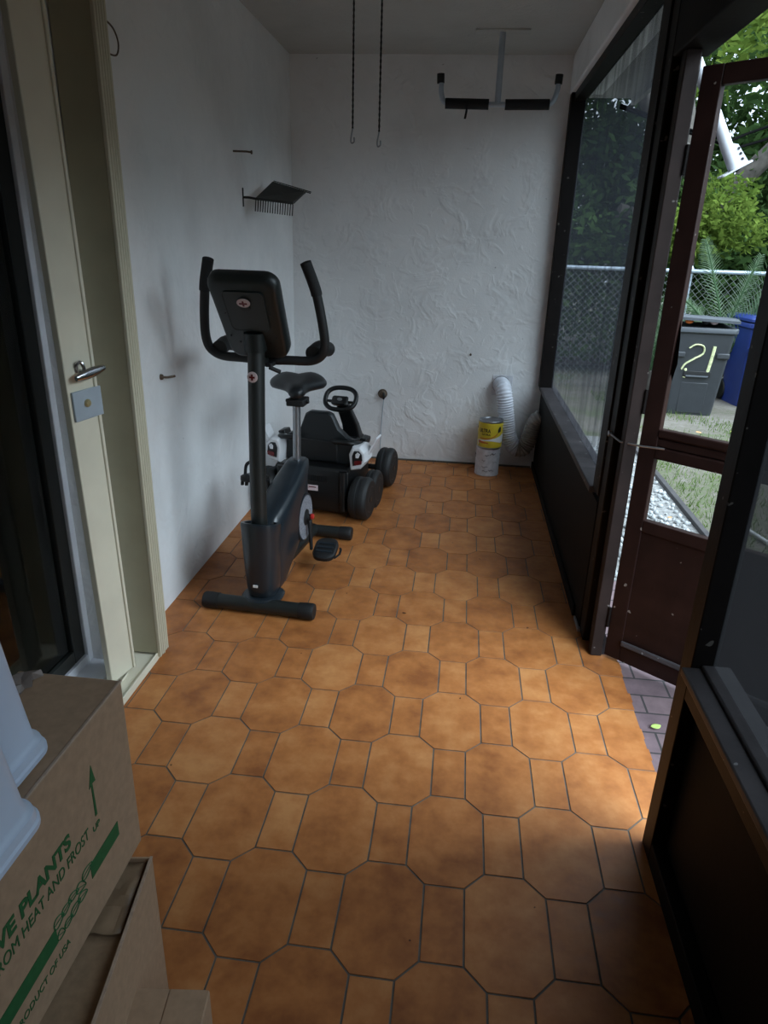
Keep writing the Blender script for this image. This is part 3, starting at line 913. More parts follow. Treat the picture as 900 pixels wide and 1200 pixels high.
nl = thing('wall_bolt', 'thin rusty bolt sticking out high on the left wall', 'bolt', (XL, 3.70, 1.90))
B().tube([(0, 0, 0), (.062, .03, .002), (.085, .04, 0)], .0045, 8).build('shaft', 'rust', nl)
B().lathe([(0, 0), (.009, 0), (.009, .006), (0, .006)], 10, Matrix.Translation((.08, .038, 0)) @ Matrix.Rotation(PI / 2, 4, 'Y'), caps=False).build('bolt_head', 'rust', nl)
hk2 = thing('wall_hook', 'small dark peg hook on the left wall beside the shutter', 'hook', (XL, 2.645, .975))
B().lathe([(0, 0), (.012, 0), (.011, .008), (0, .009)], 12, Matrix.Rotation(PI / 2, 4, 'Y'), caps=False).build('rose', 'rust', hk2)
B().tube(smooth_path([(.005, 0, 0), (.025, .012, -.002), (.045, .035, .0)], 4), .005, 8).build('peg', 'rust', hk2)
lp = B().tube(smooth_path([(XL + .001, 2.40, 2.13), (XL + .012, 2.425, 2.125), (XL + .02, 2.475, 2.11), (XL + .022, 2.50, 2.075), (XL + .018, 2.49, 2.04), (XL + .01, 2.455, 2.035), (XL + .004, 2.43, 2.04)], 6), .0028, 6)
tag(lp.build('wire_loop', 'rust'), 'thin wire loop on the wall at the top of the shutter', 'wire')
so = thing('wall_spigot_cap', 'rusty round outlet cap on the end wall beside the kart', 'outlet', (-.548, YB, .488))
B().lathe([(.034, 0), (.034, .006), (.026, .012), (.022, .03), (.015, .036), (0, .037)], 20, Matrix.Rotation(PI / 2, 4, 'X'), caps=False).build('cap', 'rust', so)
B().tube([(.008, -.03, .01), (.018, -.045, -.012), (.010, -.04, -.03)], .008, 8).build('plug', 'rubber', so)
B().tube(smooth_path([(.012, -.025, -.02), (.004, -.014, -.12), (-.004, -.011, -.28), (-.008, -.011, -.47)], 6), .0032, 6).build('cable', 'galv', so)
for (x, z, s_) in ((-.12, .80, .010), (.065, .665, .012), (.02, 1.62, .012), (.085, 1.49, .009)):
    pass
sc_ = thing('wall_screw', 'small screw in the end wall left of the duct vent', 'screw', (.06, YB, .80))
B().lathe([(0, 0), (.004, 0), (.004, .018), (.008, .02), (.007, .024), (0, .026)], 12, Matrix.Rotation(PI / 2, 4, 'X') @ Matrix.Rotation(.25, 4, 'X'), caps=False).build('shank', 'rust', sc_)

# ------------------------------------------------------------------ paint cans, duct
c1 = thing('paint_can', 'white paint can streaked with drips standing on the tiles', 'paint can', (.228, 4.72, 0), group=None)
def canbody(h, r):
    return [(0, 0), (r * .99, 0), (r, .003), (r, h * .03), (r * .985, h * .045), (r * .985, h * .93), (r, h * .95), (r, h * .985), (r * .98, h), (r * .9, h), (r * .88, h - .006), (r * .7, h - .004), (0, h - .004)]
B().lathe(canbody(.195, .084), 36, caps=False).build('can_body', 'can_white', c1)
B().tube([(.083 * math.cos(a), .083 * math.sin(a), .13 - .06 * abs(math.sin(a))) for a in [PI * .97 + k * PI * .06 / 1 for k in range(0, 2)]] + [(-.085, -.01, .12)], .002, 6).build('bail_wire', 'steel', c1)
for a, z in ((PI, .14), (0, .14)):
    B().lathe([(0, 0), (.010, 0), (.008, .006), (0, .007)], 12, Matrix.Translation((.082 * math.cos(a), .082 * math.sin(a), z)) @ Matrix.Rotation(PI / 2 if a == 0 else -PI / 2, 4, 'Y'), caps=False).build('ear', 'steel', c1)
rnd = random.Random(3)
for k in range(9):
    a0 = -PI / 2 + rnd.uniform(-.9, .7)
    z = .03 + .145 * rnd.random()
    w_ = rnd.uniform(.15, .5)
    B().loft([[(.0838 * math.cos(a0 + w_ * t), .0838 * math.sin(a0 + w_ * t), z + dz + .004 * math.sin(7 * t + k)) for t in [i / 8 for i in range(9)]] for dz in (0, rnd.uniform(.003, .008))], closed=False).build('paint_streak', 'steel', c1)
c2 = thing('paint_can', 'yellow paint can with a dark bold name, standing on the white can', 'paint can', (.232, 4.715, .1955))
B().lathe(canbody(.195, .084), 36, caps=False).build('can_body', 'steel', c2)
R2 = .0842
def cyl(a0, R=R2):
    return lambda x, y, d: Vector(((R + d) * math.cos(a0 + x / R), (R + d) * math.sin(a0 + x / R), y))
def band(name, mat, a0, a1, zf0, zf1, R, par):
    n = 40
    rows = [[], []]
    for k in range(n + 1):
        t = k / n
        a = a0 + (a1 - a0) * t
        rows[0].append((R * math.cos(a), R * math.sin(a), zf0(t)))
        rows[1].append((R * math.cos(a), R * math.sin(a), zf1(t)))
    return B().loft(rows, closed=False).build(name, mat, par, smooth=60)
lb2 = band('label', 'can_yellow', 0, 2 * PI, lambda t: .012, lambda t: .182, R2, c2)
band('white_panel', 'white_ink', -PI / 2 - 1.2, -PI / 2 + 1.5, lambda t: .022 + .06 * max(0, (t - .45)) ** 1, lambda t: .062 + .055 * t * t, R2 + .0004, lb2)
band('yellow_swoosh', 'can_yellow', -PI / 2 - 1.1, -PI / 2 + .95, lambda t: .015, lambda t: .044 + .016 * math.sin(PI * t), R2 + .0008, lb2)
band('orange_swoosh', 'orange_ink', -PI / 2 - 1.1, -PI / 2 - .15, lambda t: .040, lambda t: .060 - .012 * t, R2 + .0012, lb2)
band('brush_handle', 'orange_ink', -PI / 2 - .9, -PI / 2 + .62, lambda t: .072 + .045 * t ** 3 - .008 * t, lambda t: .079 + .047 * t ** 3 - .008 * t, R2 + .0012, lb2)
band('brush_head', 'ink', -PI / 2 + .60, -PI / 2 + .90, lambda t: .115 + .01 * t, lambda t: .138 + .022 * math.sin(PI * t * .8), R2 + .0014, lb2)
l1_ = lettering('lettering', 'ULTRA', .036, 'ink', lb2, .085, cyl(-PI / 2 - 1.0, R2 + .0012), bold=.0008)
l2_ = lettering('small_lettering', 'ULTRA', .016, 'ink', lb2, .062, lambda x, y, d: cyl(-PI / 2 - .72, R2 + .0012)(x, y + .0, d), bold=.0004)
for o, z in ((l1_, .118), (l2_, .098)):
    o.location.z = z
for a in (PI, 0):
    B().lathe([(0, 0), (.010, 0), (.008, .006), (0, .007)], 12, Matrix.Translation((.082 * math.cos(a), .082 * math.sin(a), .14)) @ Matrix.Rotation(PI / 2 if a == 0 else -PI / 2, 4, 'Y'), caps=False).build('ear', 'steel', c2)

dk = thing('dryer_duct', 'corrugated flexible duct running from the wall vent to the dark panel', 'duct')
B().span((.225, YB - .006, .52), (.365, YB - .0005, .662)).build('vent_plate', 'can_white', dk, bevel=.002)
path = smooth_path([(.285, YB - .01, .598), (.295, YB - .07, .592), (.31, YB - .105, .545), (.33, YB - .11, .43), (.352, YB - .11, .31), (.378, YB - .11, .225), (.425, YB - .115, .172), (.478, YB - .12, .180), (.508, YB - .12, .245), (.524, YB - .12, .325), (.548, YB - .125, .385), (.575, YB - .125, .405)], 30)
def corr(path, name, mat):
    seg = [path[0]]
    L = 0
    ds = [0]
    for p, q in zip(path, path[1:]):
        L += (q - p).length
        ds.append(L)
    n = int(L / .0042)
    pts, rs = [], []
    k = 0
    for i in range(n + 1):
        d = L * i / n
        while k < len(ds) - 2 and ds[k + 1] < d:
            k += 1
        t = (d - ds[k]) / max(1e-6, ds[k + 1] - ds[k])
        pts.append(path[k].lerp(path[k + 1], t))
        rs.append((.058, .0535, .050, .0535)[i % 4] + .001 * math.sin(i * .7))
    return B().tube(pts, rs, 24).build(name, mat, dk, smooth=80)
mid = int(len(path) * .56)
corr(path[:mid + 1], 'white_hose', 'duct')
corr(path[mid:], 'grey_hose', 'duct_grey')
B().lathe([(.054, 0), (.062, .0), (.062, .012), (.054, .012)], 28, Matrix.Translation((.287, YB - .006, .598)) @ Matrix.Rotation(PI / 2, 4, 'X'), caps=False).build('vent_collar', 'steel', dk)

# ------------------------------------------------------------------ foreground boxes
def carton_face(b, x0, x1, y0, y1, z0, z1):
    return b.span((x0, y0, z0), (x1, y1, z1))
bx = thing('cardboard_box', 'tall cardboard box with green printing, topmost of the stack', 'box', (-.645, .65, .412))
# local frame: box centred in x and y
hw, hl, hh = .095, .305, .366
B().span((-hw, -hl, 0), (hw, hl, hh)).build('carton', 'card', bx, bevel=.004)
B().span((hw - .004, -hl, hh - .002), (hw + .0012, hl, hh + .0015)).build('fold_edge', 'card_edge', bx, bevel=.001)
X0 = hw + .0006
def face(y0, z0):       # text runs along +y on the +x face
    return lambda x, y, d: Vector((X0 + d, y0 - .65 + x, z0 - .412 + y))
lettering('lettering', 'LIVE PLANTS', .036, 'green', bx, .205, face(.545, .617), .0004, bold=.0013)
lettering('lettering', 'PROTECT FROM HEAT AND FROST', .029, 'green', bx, .345, face(.452, .584), .0004, bold=.0)
lettering('lettering', 'UP', .0165, 'green', bx, .021, face(.810, .579), .0004, bold=.0002)
lettering('lettering', 'PRODUCT OF USA', .0185, 'green', bx, .138, face(.570, .4585), .0004)
B().prism([(y_ - .65, z_ - .412) for y_, z_ in ((.8215, .603), (.8275, .603), (.8265, .668), (.836, .666), (.829, .702), (.8165, .664), (.8225, .667))], 0, X0 - .002, X0 + .0004).build('printed_arrow', 'green', bx, smooth=0)
B().span((X0 - .002, .787 - .65, .503 - .412), (X0 + .0004, .881 - .65, .533 - .412)).build('printed_bar', 'green', bx, smooth=0)
B().span((X0 - .002, .36 - .65, .493 - .412), (X0 + .0004, .682 - .65, .522 - .412)).build('printed_bar', 'green', bx, smooth=0)
# leafy emblem between the bars, drawn as outlines
em = B()
rnd = random.Random(11)
for k in range(9):
    cy, cz = .692 + .085 * (k % 5) / 4 - .65, (.527 if k < 5 else .503) - .412 + rnd.uniform(-.006, .006)
    a, b_ = rnd.uniform(.010, .016), rnd.uniform(.006, .009)
    th = rnd.uniform(-.6, .6)
    loop_ = []
    for i in range(18):
        t = 2 * PI * i / 18
        u, w_ = a * math.cos(t), b_ * math.sin(t) * (1 - .5 * math.cos(t))
        loop_.append((X0 + .0002, cy + u * math.cos(th) - w_ * math.sin(th), cz + u * math.sin(th) + w_ * math.cos(th)))
    em.tube(loop_, .0011, 4, loop=True)
    em.tube([(X0 + .0002, cy - a * math.cos(th), cz - a * math.sin(th)), (X0 + .0002, cy + a * .7 * math.cos(th), cz + a * .7 * math.sin(th))], .0008, 4)
em.build('printed_leaf_emblem', 'green', bx)
# second carton: open, turned a little
b2 = thing('cardboard_box', 'open cardboard box with taped flaps under the printed box', 'box', (-.614, .574, 0), math.radians(8))
L2, W2, H2, T2 = .335, .145, .405, .004
B().span((-W2, -L2, 0), (W2, L2, T2)).span((-W2, -L2, 0), (-W2 + T2, L2, H2)).span((-W2, L2 - T2, 0), (W2, L2, H2)) \
   .span((-W2, -L2, 0), (W2, -L2 + T2, H2)).span((W2 - T2, -L2, 0), (W2, L2, H2)).build('carton', 'card', b2, bevel=.001)
B().span((W2 - T2 - .0006, -L2, H2 - .002), (W2 + .0006, L2, H2 + .001)).build('rim', 'card_edge', b2)
B().prism([(-L2 + .004, .375), (L2 - .004, .385), (L2 - .004, .389), (-L2 + .004, .379)], 0, -W2 + T2, W2 - T2).build('top_flap', 'card_dark', b2)
b = B()
rnd = random.Random(14)
rows = []
for i in range(9):
    rows.append([Vector((.045 + (W2 - .012 - .045) * j / 6, L2 - .15 + .144 * i / 8, .392 + rnd.uniform(0, .009))) for j in range(7)])
b.loft(rows, closed=False)
o = b.build('tape_strip', 'tape', b2, smooth=20)
md = o.modifiers.new('solid', 'SOLIDIFY')
md.thickness = .0015
b3 = thing('cardboard_box', 'small cardboard box on the floor at the bottom edge', 'box', (-.4215, .632, 0), math.radians(6))
B().span((-.07, -.16, 0), (.07, .16, .25)).build('carton', 'card', b3, bevel=.003)
B().span((-.068, -.158, .2495), (-.001, .158, .2525)).span((.001, -.158, .2495), (.068, .158, .2525)).build('top_flap', 'card', b3)

# upside-down white tubs on the printed box
def tub(label, cx, cy, lx, ly, z, h, rz):
    t = thing('planter_tub', label, 'planter', (cx, cy, z), rz, group=None)
    rings = []
    for zz, k in ((0, 0), (.003, .004), (.010, .004), (.013, .001), (.016, .001), (.024, -.001), (.027, -.006), (.034, -.009), (h * .5, -.019), (h - .02, -.029), (h - .006, -.032), (h, -.038)):
        rings.append([(x, yv, zz) for x, yv in rrect(lx + 2 * k, ly + 2 * k, .034 + k * .5, 8)])
    B().loft(rings).build('tub_body', 'bin_white', t, smooth=40)
    return t
tub('upside-down white planter tub at the left edge, nearer of two on the box', -.654, .560, .30, .186, .781, .27, 0)
tub('upside-down white planter tub behind the nearer white tub', -.728, .722, .31, .124, .781, .27, 0)
# crumpled clear wrap
b = B()
rnd = random.Random(5)
g = [[b.bm.verts.new((-.735 + .045 * i / 5 + rnd.uniform(-.006, .006), .885 + .06 * j / 4 + rnd.uniform(-.006, .006), .781 + rnd.uniform(0, .02) * (0 < i < 5))) for j in range(5)] for i in range(6)]
for i in range(5):
    for j in range(4):
        b.bm.faces.new((g[i][j], g[i + 1][j], g[i + 1][j + 1], g[i][j + 1]))
tag(b.build('plastic_wrap', 'cellophane', smooth=0), 'crumpled shiny plastic wrap on the far end of the printed box', 'plastic wrap')

# ------------------------------------------------------------------ outside
GZ = -.20
struct('ground', B().span((XR + .1, -8, GZ - .1), (26, 34, GZ)).span((-16, YB + .25, GZ - .1), (XR + .1, 34, GZ)), 'ground', 'patchy lawn and soil outside the door', 'ground', smooth=0)
struct('patio_pavers', B().span((.684, -2.5, -.25), (2.0, 3.15, -.014)), 'paver', 'mauve brick pavers outside the doorway', 'pavers', smooth=0)
gb = B().span((.66, 3.15, GZ - .02), (1.60, 6.7, GZ + .012)).build('gravel_bed', 'gravel_bed', smooth=0)
tag(gb, 'bed of grey gravel beside the house', 'gravel', kind='stuff')
b = B()
rnd = random.Random(21)
for k in range(950):
    x, y0 = rnd.uniform(.75, 1.575), rnd.uniform(3.3, 6.4)
    r = rnd.uniform(.009, .026)
    m4 = Matrix.Translation((x, y0, GZ + .012 + r * .4)) @ Euler((rnd.random() * 6, rnd.random() * 6, rnd.random() * 6)).to_matrix().to_4x4()
    ret = bmesh.ops.create_icosphere(b.bm, subdivisions=1, radius=r, matrix=m4 @ Matrix.Diagonal((1, rnd.uniform(.6, 1), rnd.uniform(.5, .8), 1)))
tag(b.build('white_stones', 'stone', smooth=60), 'white stones scattered over the gravel bed', 'stones', kind='stuff')
ed = B().span((1.60, 3.9, GZ - .03), (1.64, 6.6, GZ + .045))
tag(ed.build('lawn_edging', 'edging', bevel=.004), 'dark plank edging between the gravel and the lawn', 'edging')
pp = B().tube([(1.93, 4.43, GZ + .02), (1.985, 4.20, GZ + .02)], .013, 10)
tag(pp.build('white_pipe', 'white_ink'), 'short white pipe lying on the lawn', 'pipe')

# grass
bm = bmesh.new()
tone = bm.faces.layers.float.new('tone')
rnd = random.Random(2)
def patch(x, y0):
    return math.sin(x * 2.1 + 1.3) * math.cos(y0 * 1.7 + .4 * x) + .5 * math.sin(x * 5.3 + y0 * 4.1)
cnt = 0
while cnt < 9000:
    x, y0 = rnd.uniform(1.65, 5.5), rnd.uniform(3.6, 9.0)
    if patch(x, y0) < rnd.uniform(-.5, .7):
        continue
    cnt += 1
    h = rnd.uniform(.02, .065)
    a = rnd.random() * 2 * PI
    w_ = .004
    dx, dy = math.cos(a) * w_, math.sin(a) * w_
    lx, ly = rnd.uniform(-.03, .03), rnd.uniform(-.03, .03)
    f = bm.faces.new([bm.verts.new(p) for p in ((x - dx, y0 - dy, GZ), (x + dx, y0 + dy, GZ), (x + lx, y0 + ly, GZ + h))])
    f[tone] = rnd.random()
me = bpy.data.meshes.new('lawn_grass')
bm.to_mesh(me)
bm.free()
me.materials.append(M['grassb'])
o = bpy.data.objects.new('lawn_grass', me)
COL.objects.link(o)
tag(o, 'short patchy grass on the lawn', 'grass', kind='stuff')

def fallen_leaf(x, y0, z, s, rz, mat, label, group=None):
    pts = []
    n = 7
    rows = []
    for k in range(n + 1):
        t = k / n
        w_ = .33 * math.sin(PI * min(1, t * .96 + .02)) ** .8
        rows.append([Vector(((t - .5) * s, s * w_ * e, .006 + .05 * s * abs(e) + .12 * s * (t - .5) ** 2)) for e in (-1, -.5, 0, .5, 1)])
    o = B().loft(rows, closed=False).build('fallen_leaf', mat, loc=(x, y0, z), rot=(0, 0, rz))
    md = o.modifiers.new('solid', 'SOLIDIFY')
    md.thickness = .0012
    tag(o, label, 'leaf', group)
fallen_leaf(.742, 2.02, -.014, .038, .35, 'fallen_lime', 'lime green leaf lying on the pavers in the doorway')
fallen_leaf(2.12, 5.35, GZ + .02, .09, .4, 'fallen', 'yellow leaf lying on the lawn behind the door rail')
for k in range(16):
    fallen_leaf(rnd.uniform(.95, 2.9), rnd.uniform(3.8, 7.2), GZ + .028, rnd.uniform(.04, .08), rnd.random() * 6, 'fallen_brown' if k % 3 else 'fallen',
                'small dry leaf scattered on the ground outside', 'dry leaves outside')

# wheelie bins
def wheelie(name, label, loc, rz, matb, matl, w0, w1, d0, d1, h, open_lid):
    t = thing(name, label, 'bin', loc, rz)
    rings = []
    for z, k in ((0, 0), (.03, .03), (.06, .06), (h * .55, .6), (h * .80, .86), (h - .06, 1), (h - .055, 1.0)):
        w_, d_ = w0 + (w1 - w0) * k, d0 + (d1 - d0) * k
        rings.append([(x, yv, z) for x, yv in rrect(w_, d_, .05, 5)])
    body = B().loft(rings).build('body', matb, t, smooth=40)
    B().loft([[(x, yv, z) for x, yv in rrect(w1 + .05 * k, d1 + .05 * k, .055, 5)] for z, k in ((h - .075, .3), (h - .06, 1), (h - .02, 1), (h - .012, .8))]).build('rim', matl, t, smooth=40)
    # recessed front column and pocket
    B().loft([[(x, -d0 / 2 - .006 - (d1 - d0) / 2 * z / h + yo, z) for x in (-.14, .14) for yo in ((0, .03) if x < 0 else (.03, 0))] for z in (.02, h * .38)]).build('front_step', matb, t, bevel=.008)
    zf = lambda z: -d0 / 2 - (d1 - d0) / 2 * z / h
    B().span((-.14, zf(.48) - .02, .43), (.14, zf(.48) + .06, .50)).build('lift_pocket', 'rubber', t, bevel=.01)
    B().tube([(-.115, zf(.44) - .025, .44), (.115, zf(.44) - .025, .44)], .012, 10).build('lift_bar', 'bin_lid' if matb == 'bin' else 'steel', t)
    for s in (-1, 1):
        B().span((s * .16 - .1 * (s > 0) * 0, zf(.68) - .03, .64), (s * (w1 / 2 - .02), zf(.68) + .06, .70)).build('side_lug', matb, t, bevel=.012)
        B().lathe([(0, -.025), (.12, -.025), (.125, -.015), (.125, .015), (.12, .025), (0, .025)], 24, Matrix.Translation((s * (w0 / 2 - .0), d0 / 2 + .03, .125)) @ Matrix.Rotation(PI / 2, 4, 'Y'), caps=False).build('wheel', 'rubber', t)
    tilt = math.radians(4 if open_lid else 0)
    mm = Matrix.Translation((0, d1 / 2 + .02, h - .01)) @ Matrix.Rotation(-tilt, 4, 'X') @ Matrix.Rotation(math.radians(2.2 if open_lid else 0), 4, 'Y') @ Matrix.Translation((0, -d1 / 2 - .02, 0))
    rings = [[mm @ Vector((x, yv, z + .02 * (1 - (yv / d1) ** 2))) for x, yv in rrect(w1 + .05 - k, d1 + .06 - k, .05, 5)] for z, k in ((0, 0), (.028, 0), (.05, .05), (.056, .12))]
    lid = B().loft(rings).build('lid', matl, t, smooth=40)
    for s in (-.2, 0, .2):
        B().loft([[mm @ Vector((s + x, yv - .08, z)) for x, yv in rrect(.10, .22, .02, 3)] for z in (.05, .076)]).build('lid_rib', matl, lid, bevel=.006)
    B().tube([(-w1 / 2 + .06, d1 / 2 + .06, h - .03), (w1 / 2 - .06, d1 / 2 + .06, h - .03)], .016, 10).build('handle', matb, t)
    return t, zf
tb, zf = wheelie('trash_bin', 'dark grey wheeled bin marked 21 in pale spray paint', (2.58, 8.20, GZ), math.radians(-4), 'bin', 'bin_lid', .50, .62, .48, .66, .97, True)
def onfront(x0, z0):
    return lambda x, y, d: Vector((x0 + x, zf(z0 + y) - .012 - d, z0 + y))
def brush(pts, r):
    return B().tube([Vector((x, zf(z) - .010, z)) for x, z in [(p.x, p.y) for p in smooth_path([(a, b_, 0) for a, b_ in pts], 6)]], r, 8, flat=.5)
brush([(-.13, .74), (-.07, .78), (.01, .765), (.02, .69), (-.06, .63), (-.14, .57), (-.17, .51)], .017).build('painted_numeral_two', 'paint21', tb)
brush([(.125, .77), (.12, .67), (.11, .55), (.10, .45)], .017).build('painted_numeral_one', 'paint21', tb)
brush([(-.13, .52), (-.115, .47), (-.125, .42)], .014).build('paint_drip', 'paint21', tb)
B().span((-.05, zf(.9) - .010, .895), (.07, zf(.9) + .01, .91)).build('embossed_strip', 'bin_lid', tb)
wheelie('recycling_bin', 'blue wheeled bin standing behind the dark grey bin', (3.50, 8.80, GZ), math.radians(6), 'blue', 'blue', .46, .58, .46, .62, .98, False)
# rubbish showing under the lid
for x, mt in ((-.17, 'orange_ink'), (.0, 'rubber'), (.08, 'badge')):
    B().lathe([(0, 0), (.03, .01), (.045, .03), (.03, .05), (0, .055)], 10, Matrix.Translation((x, -.28, .985)), caps=False).build('rubbish', mt, tb)

# chain-link fence
FY, FX0, FX1, FZ = 9.35, .1, 7.4, 1.285
fe = thing('chain_link_fence', 'galvanised chain-link fence behind the bins', 'fence', (0, FY, GZ))
FH = FZ - GZ
B().tube([(FX0, 0, FH), (FX1, 0, FH)], .024, 10).build('top_rail', 'galv', fe)
for x in (.45, 2.73, 5.1, 7.3):
    p = B().tube([(x, .03, 0), (x, .03, FH + .02)], .032, 12).build('post', 'galv', fe)
    B().lathe([(.036, 0), (.036, .02), (.02, .045), (0, .05)], 12, Matrix.Translation((x, .03, FH + .015)), caps=False).build('post_cap', 'galv', p)
b = B()
pitch = .085
k0 = int((FX0 - FH) / pitch)
for k in range(k0, int((FX1 + FH) / pitch)):
    for s in (-1, 1):
        x0 = k * pitch
        a = (x0, 0.) if s > 0 else (x0 + FH, 0.)
        pts = []
        za, zb = 0., FH
        xa, xb = (x0, x0 + FH) if s > 0 else (x0 + FH, x0)
        ts = [0, 1]
        def at(t):
            return xa + (xb - xa) * t, FH * t
        lo, hi = 0, 1
        # clip to the fence length
        for lim, sg in ((FX0, 1), (FX1, -1)):
            dxy = xb - xa
            t = (lim - xa) / dxy
            if (dxy * sg) > 0:
                lo = max(lo, t)
            else:
                hi = min(hi, t)
        if hi - lo < .02:
            continue
        (u0, v0), (u1, v1) = at(lo), at(hi)
        b.tube([(u0, .003 * s, v0), (u1, .003 * s, v1)], .0027, 3)
b.build('wire_mesh', 'wire', fe)

# trees
def leaves(name, mat, parent, clusters, size, seed, droop=0):
    bm = bmesh.new()
    tone = bm.faces.layers.float.new('tone')
    rnd = random.Random(seed)
    for (c, rad, n) in clusters:
        ct = rnd.random() * .5
        for k in range(n):
            while True:
                p = Vector((rnd.uniform(-1, 1), rnd.uniform(-1, 1), rnd.uniform(-1, 1)))
                if p.length <= 1:
                    break
            if p.length > 0:
                p = p * (p.length ** -.45)
            p = Vector((p.x * rad[0], p.y * rad[1], p.z * rad[2])) + Vector(c)
            s = size * rnd.uniform(.6, 1.3)
            d = Vector((rnd.gauss(0, 1), rnd.gauss(0, 1), rnd.gauss(-droop, .7))).normalized()
            q = d.cross(Vector((rnd.gauss(0, 1), rnd.gauss(0, 1), rnd.gauss(0, 1)))).normalized()
            v = [bm.verts.new(x) for x in (p, p + d * s * .5 + q * s * .22, p + d * s, p + d * s * .5 - q * s * .22)]
            f = bm.faces.new(v)
            f[tone] = min(1, max(0, ct + rnd.random() * .6))
    me = bpy.data.meshes.new(name)
    bm.to_mesh(me)
    bm.free()
    me.materials.append(M[mat])
    o = bpy.data.objects.new(name, me)
    COL.objects.link(o)
    o.parent = parent
    return o

def tree(name, label, loc, trunk_pts, tr, mat, clusters, size, seed, bark='bark', limbs=()):
    t = thing(name, label, 'tree', loc)
    tk = B().tube(smooth_path(trunk_pts, 5), [tr * (1 - .06 * k / 5) for k in range((len(trunk_pts) - 1) * 5 + 1)], 12).build('trunk', bark, t, smooth=60)
    for l in limbs:
        B().tube(smooth_path(l[0], 6), l[1], 8).build('limb', l[2], t, smooth=60)
    leaves('foliage', mat, t, clusters, size, seed)
    return t
def cl(rnd, n, xr, yr, zr, rad, per):
    return [((rnd.uniform(*xr), rnd.uniform(*yr), rnd.uniform(*zr)), [rnd.uniform(.7, 1.2) * rad] * 2 + [rnd.uniform(.5, .9) * rad], per) for _ in range(n)]
r1 = random.Random(31)
def far_tree(label, loc, seed):  # assumed trees out of view, added to hold back low sky light
    rr = random.Random(seed)
    t = tree('light_blocker_tree', label, loc, [(0, 0, 0), (.1, 0, 1.4), (0, .1, 3.0)], .2, 'leaf_dark',
         cl(rr, 26, (-1.9, 1.9), (-2.0, 2.0), (.4, 3.5), 1.0, 150), .34, seed)
    t['group'] = 'added light-blocking trees beside the lawn'
    return t
def dup(root, loc, rz):
    r = root.copy()
    COL.objects.link(r)
    r.location, r.rotation_euler = loc, (0, 0, rz)
    for ch in list(root.children):
        c = ch.copy()
        COL.objects.link(c)
        c.parent = r
    return r
ft = far_tree('unseen dense dark tree added at the right to block low sky light', (11.0, 7.2, GZ), 41)
for k, (x, y0) in enumerate(((9.8, 3.9), (9.4, .3), (9.9, -3.2), (9.5, -6.6), (9.8, -10.0))):
    dup(ft, (x, y0, GZ), 1.3 * k + .7)
tree('shade_tree', 'big dark leafy tree with a thick grey trunk behind the fence', (3.35, 11.2, GZ), [(.4, .3, 0), (.3, .2, 1.2), (-.05, .1, 2.3), (-.55, .1, 3.4), (-.7, .2, 4.6)], .24, 'leaf_dark',
     cl(r1, 60, (-2.4, 2.6), (-.4, 2.6), (.5, 5.2), .75, 330), .17, 1,
     limbs=[([(0, 0, 2.2), (.6, -.3, 3.0), (1.5, -.4, 3.9)], .13, 'bark'), ([(-.2, 0, 2.8), (-1.0, -.3, 3.4), (-1.7, -.5, 4.4)], .11, 'bark'), ([(.1, .0, 1.6), (-.5, -.2, 2.0), (-1.3, -.3, 2.2)], .12, 'bark')])
tree('shade_tree', 'dark leafy tree seen through the far screen', (.2, 13.0, GZ), [(0, 0, 0), (.1, 0, 1.6), (0, .1, 3.4)], .25, 'leaf_dark',
     cl(r1, 56, (-3.4, 2.0), (-1.2, 2.2), (.3, 5.6), .95, 260), .22, 2)
tree('shade_tree', 'mid green leafy tree at the right behind the fence', (7.4, 12.5, GZ), [(0, 0, 0), (.1, 0, 1.6), (-.1, .1, 3.4)], .22, 'leaf_mid',
     cl(r1, 50, (-2.2, 2.4), (-1.2, 2.2), (.3, 5.0), .90, 280), .20, 3)
tree('shade_tree', 'dark tree standing deep behind the palms', (5.0, 14.6, GZ), [(0, 0, 0), (.1, 0, 1.6), (-.1, .1, 3.6)], .22, 'leaf_dark',
     cl(r1, 50, (-2.6, 2.6), (-.8, 1.6), (1.2, 6.6), .95, 260), .22, 9)
tree('canopy_tree', 'light green tree with white branches above the door top', (4.3, 7.4, GZ), [(0, 0, 0), (.15, 0, 1.4), (.05, .1, 2.8), (-.3, .05, 4.0)], .09, 'leaf_bright',
     [((x, y0, z), (.55, .55, .35), 420) for x, y0, z in ((-1.7, -.2, 3.55), (-1.1, .1, 3.9), (-1.4, .3, 4.35), (-.5, 0, 4.2), (.3, .2, 4.0), (-.9, .2, 4.9), (-2.2, .2, 3.9), (.8, .0, 3.6), (-2.5, -.1, 3.3))], .11, 4, 'pale_bark',
     limbs=[([(-.1, 0, 3.2), (-.8, -.1, 3.6), (-1.5, -.15, 3.75), (-1.75, -.15, 3.62)], .035, 'pale_bark'), ([(-1.5, -.15, 3.75), (-1.62, -.2, 3.3), (-1.75, -.25, 2.75)], .022, 'pale_bark'), ([(-.1, .0, 3.3), (-.45, -.2, 3.75), (-.6, -.2, 4.5)], .04, 'pale_bark')])
tree('bushy_tree', 'low branching tree with yellow-green drooping leaves over the fence', (2.95, 10.0, GZ), [(0, .3, 0), (-.05, .25, 1.0), (.0, .1, 1.75), (-.02, -.1, 2.2)], .05, 'leaf_bright',
     [((x, y0, z), (.36, .3, .22), 420) for x, y0, z in ((-.25, -.3, 2.05), (.15, -.35, 2.15), (-.05, -.3, 1.85), (.4, -.3, 1.95), (-.4, -.2, 1.8), (.2, -.1, 2.4))], .10, 5)

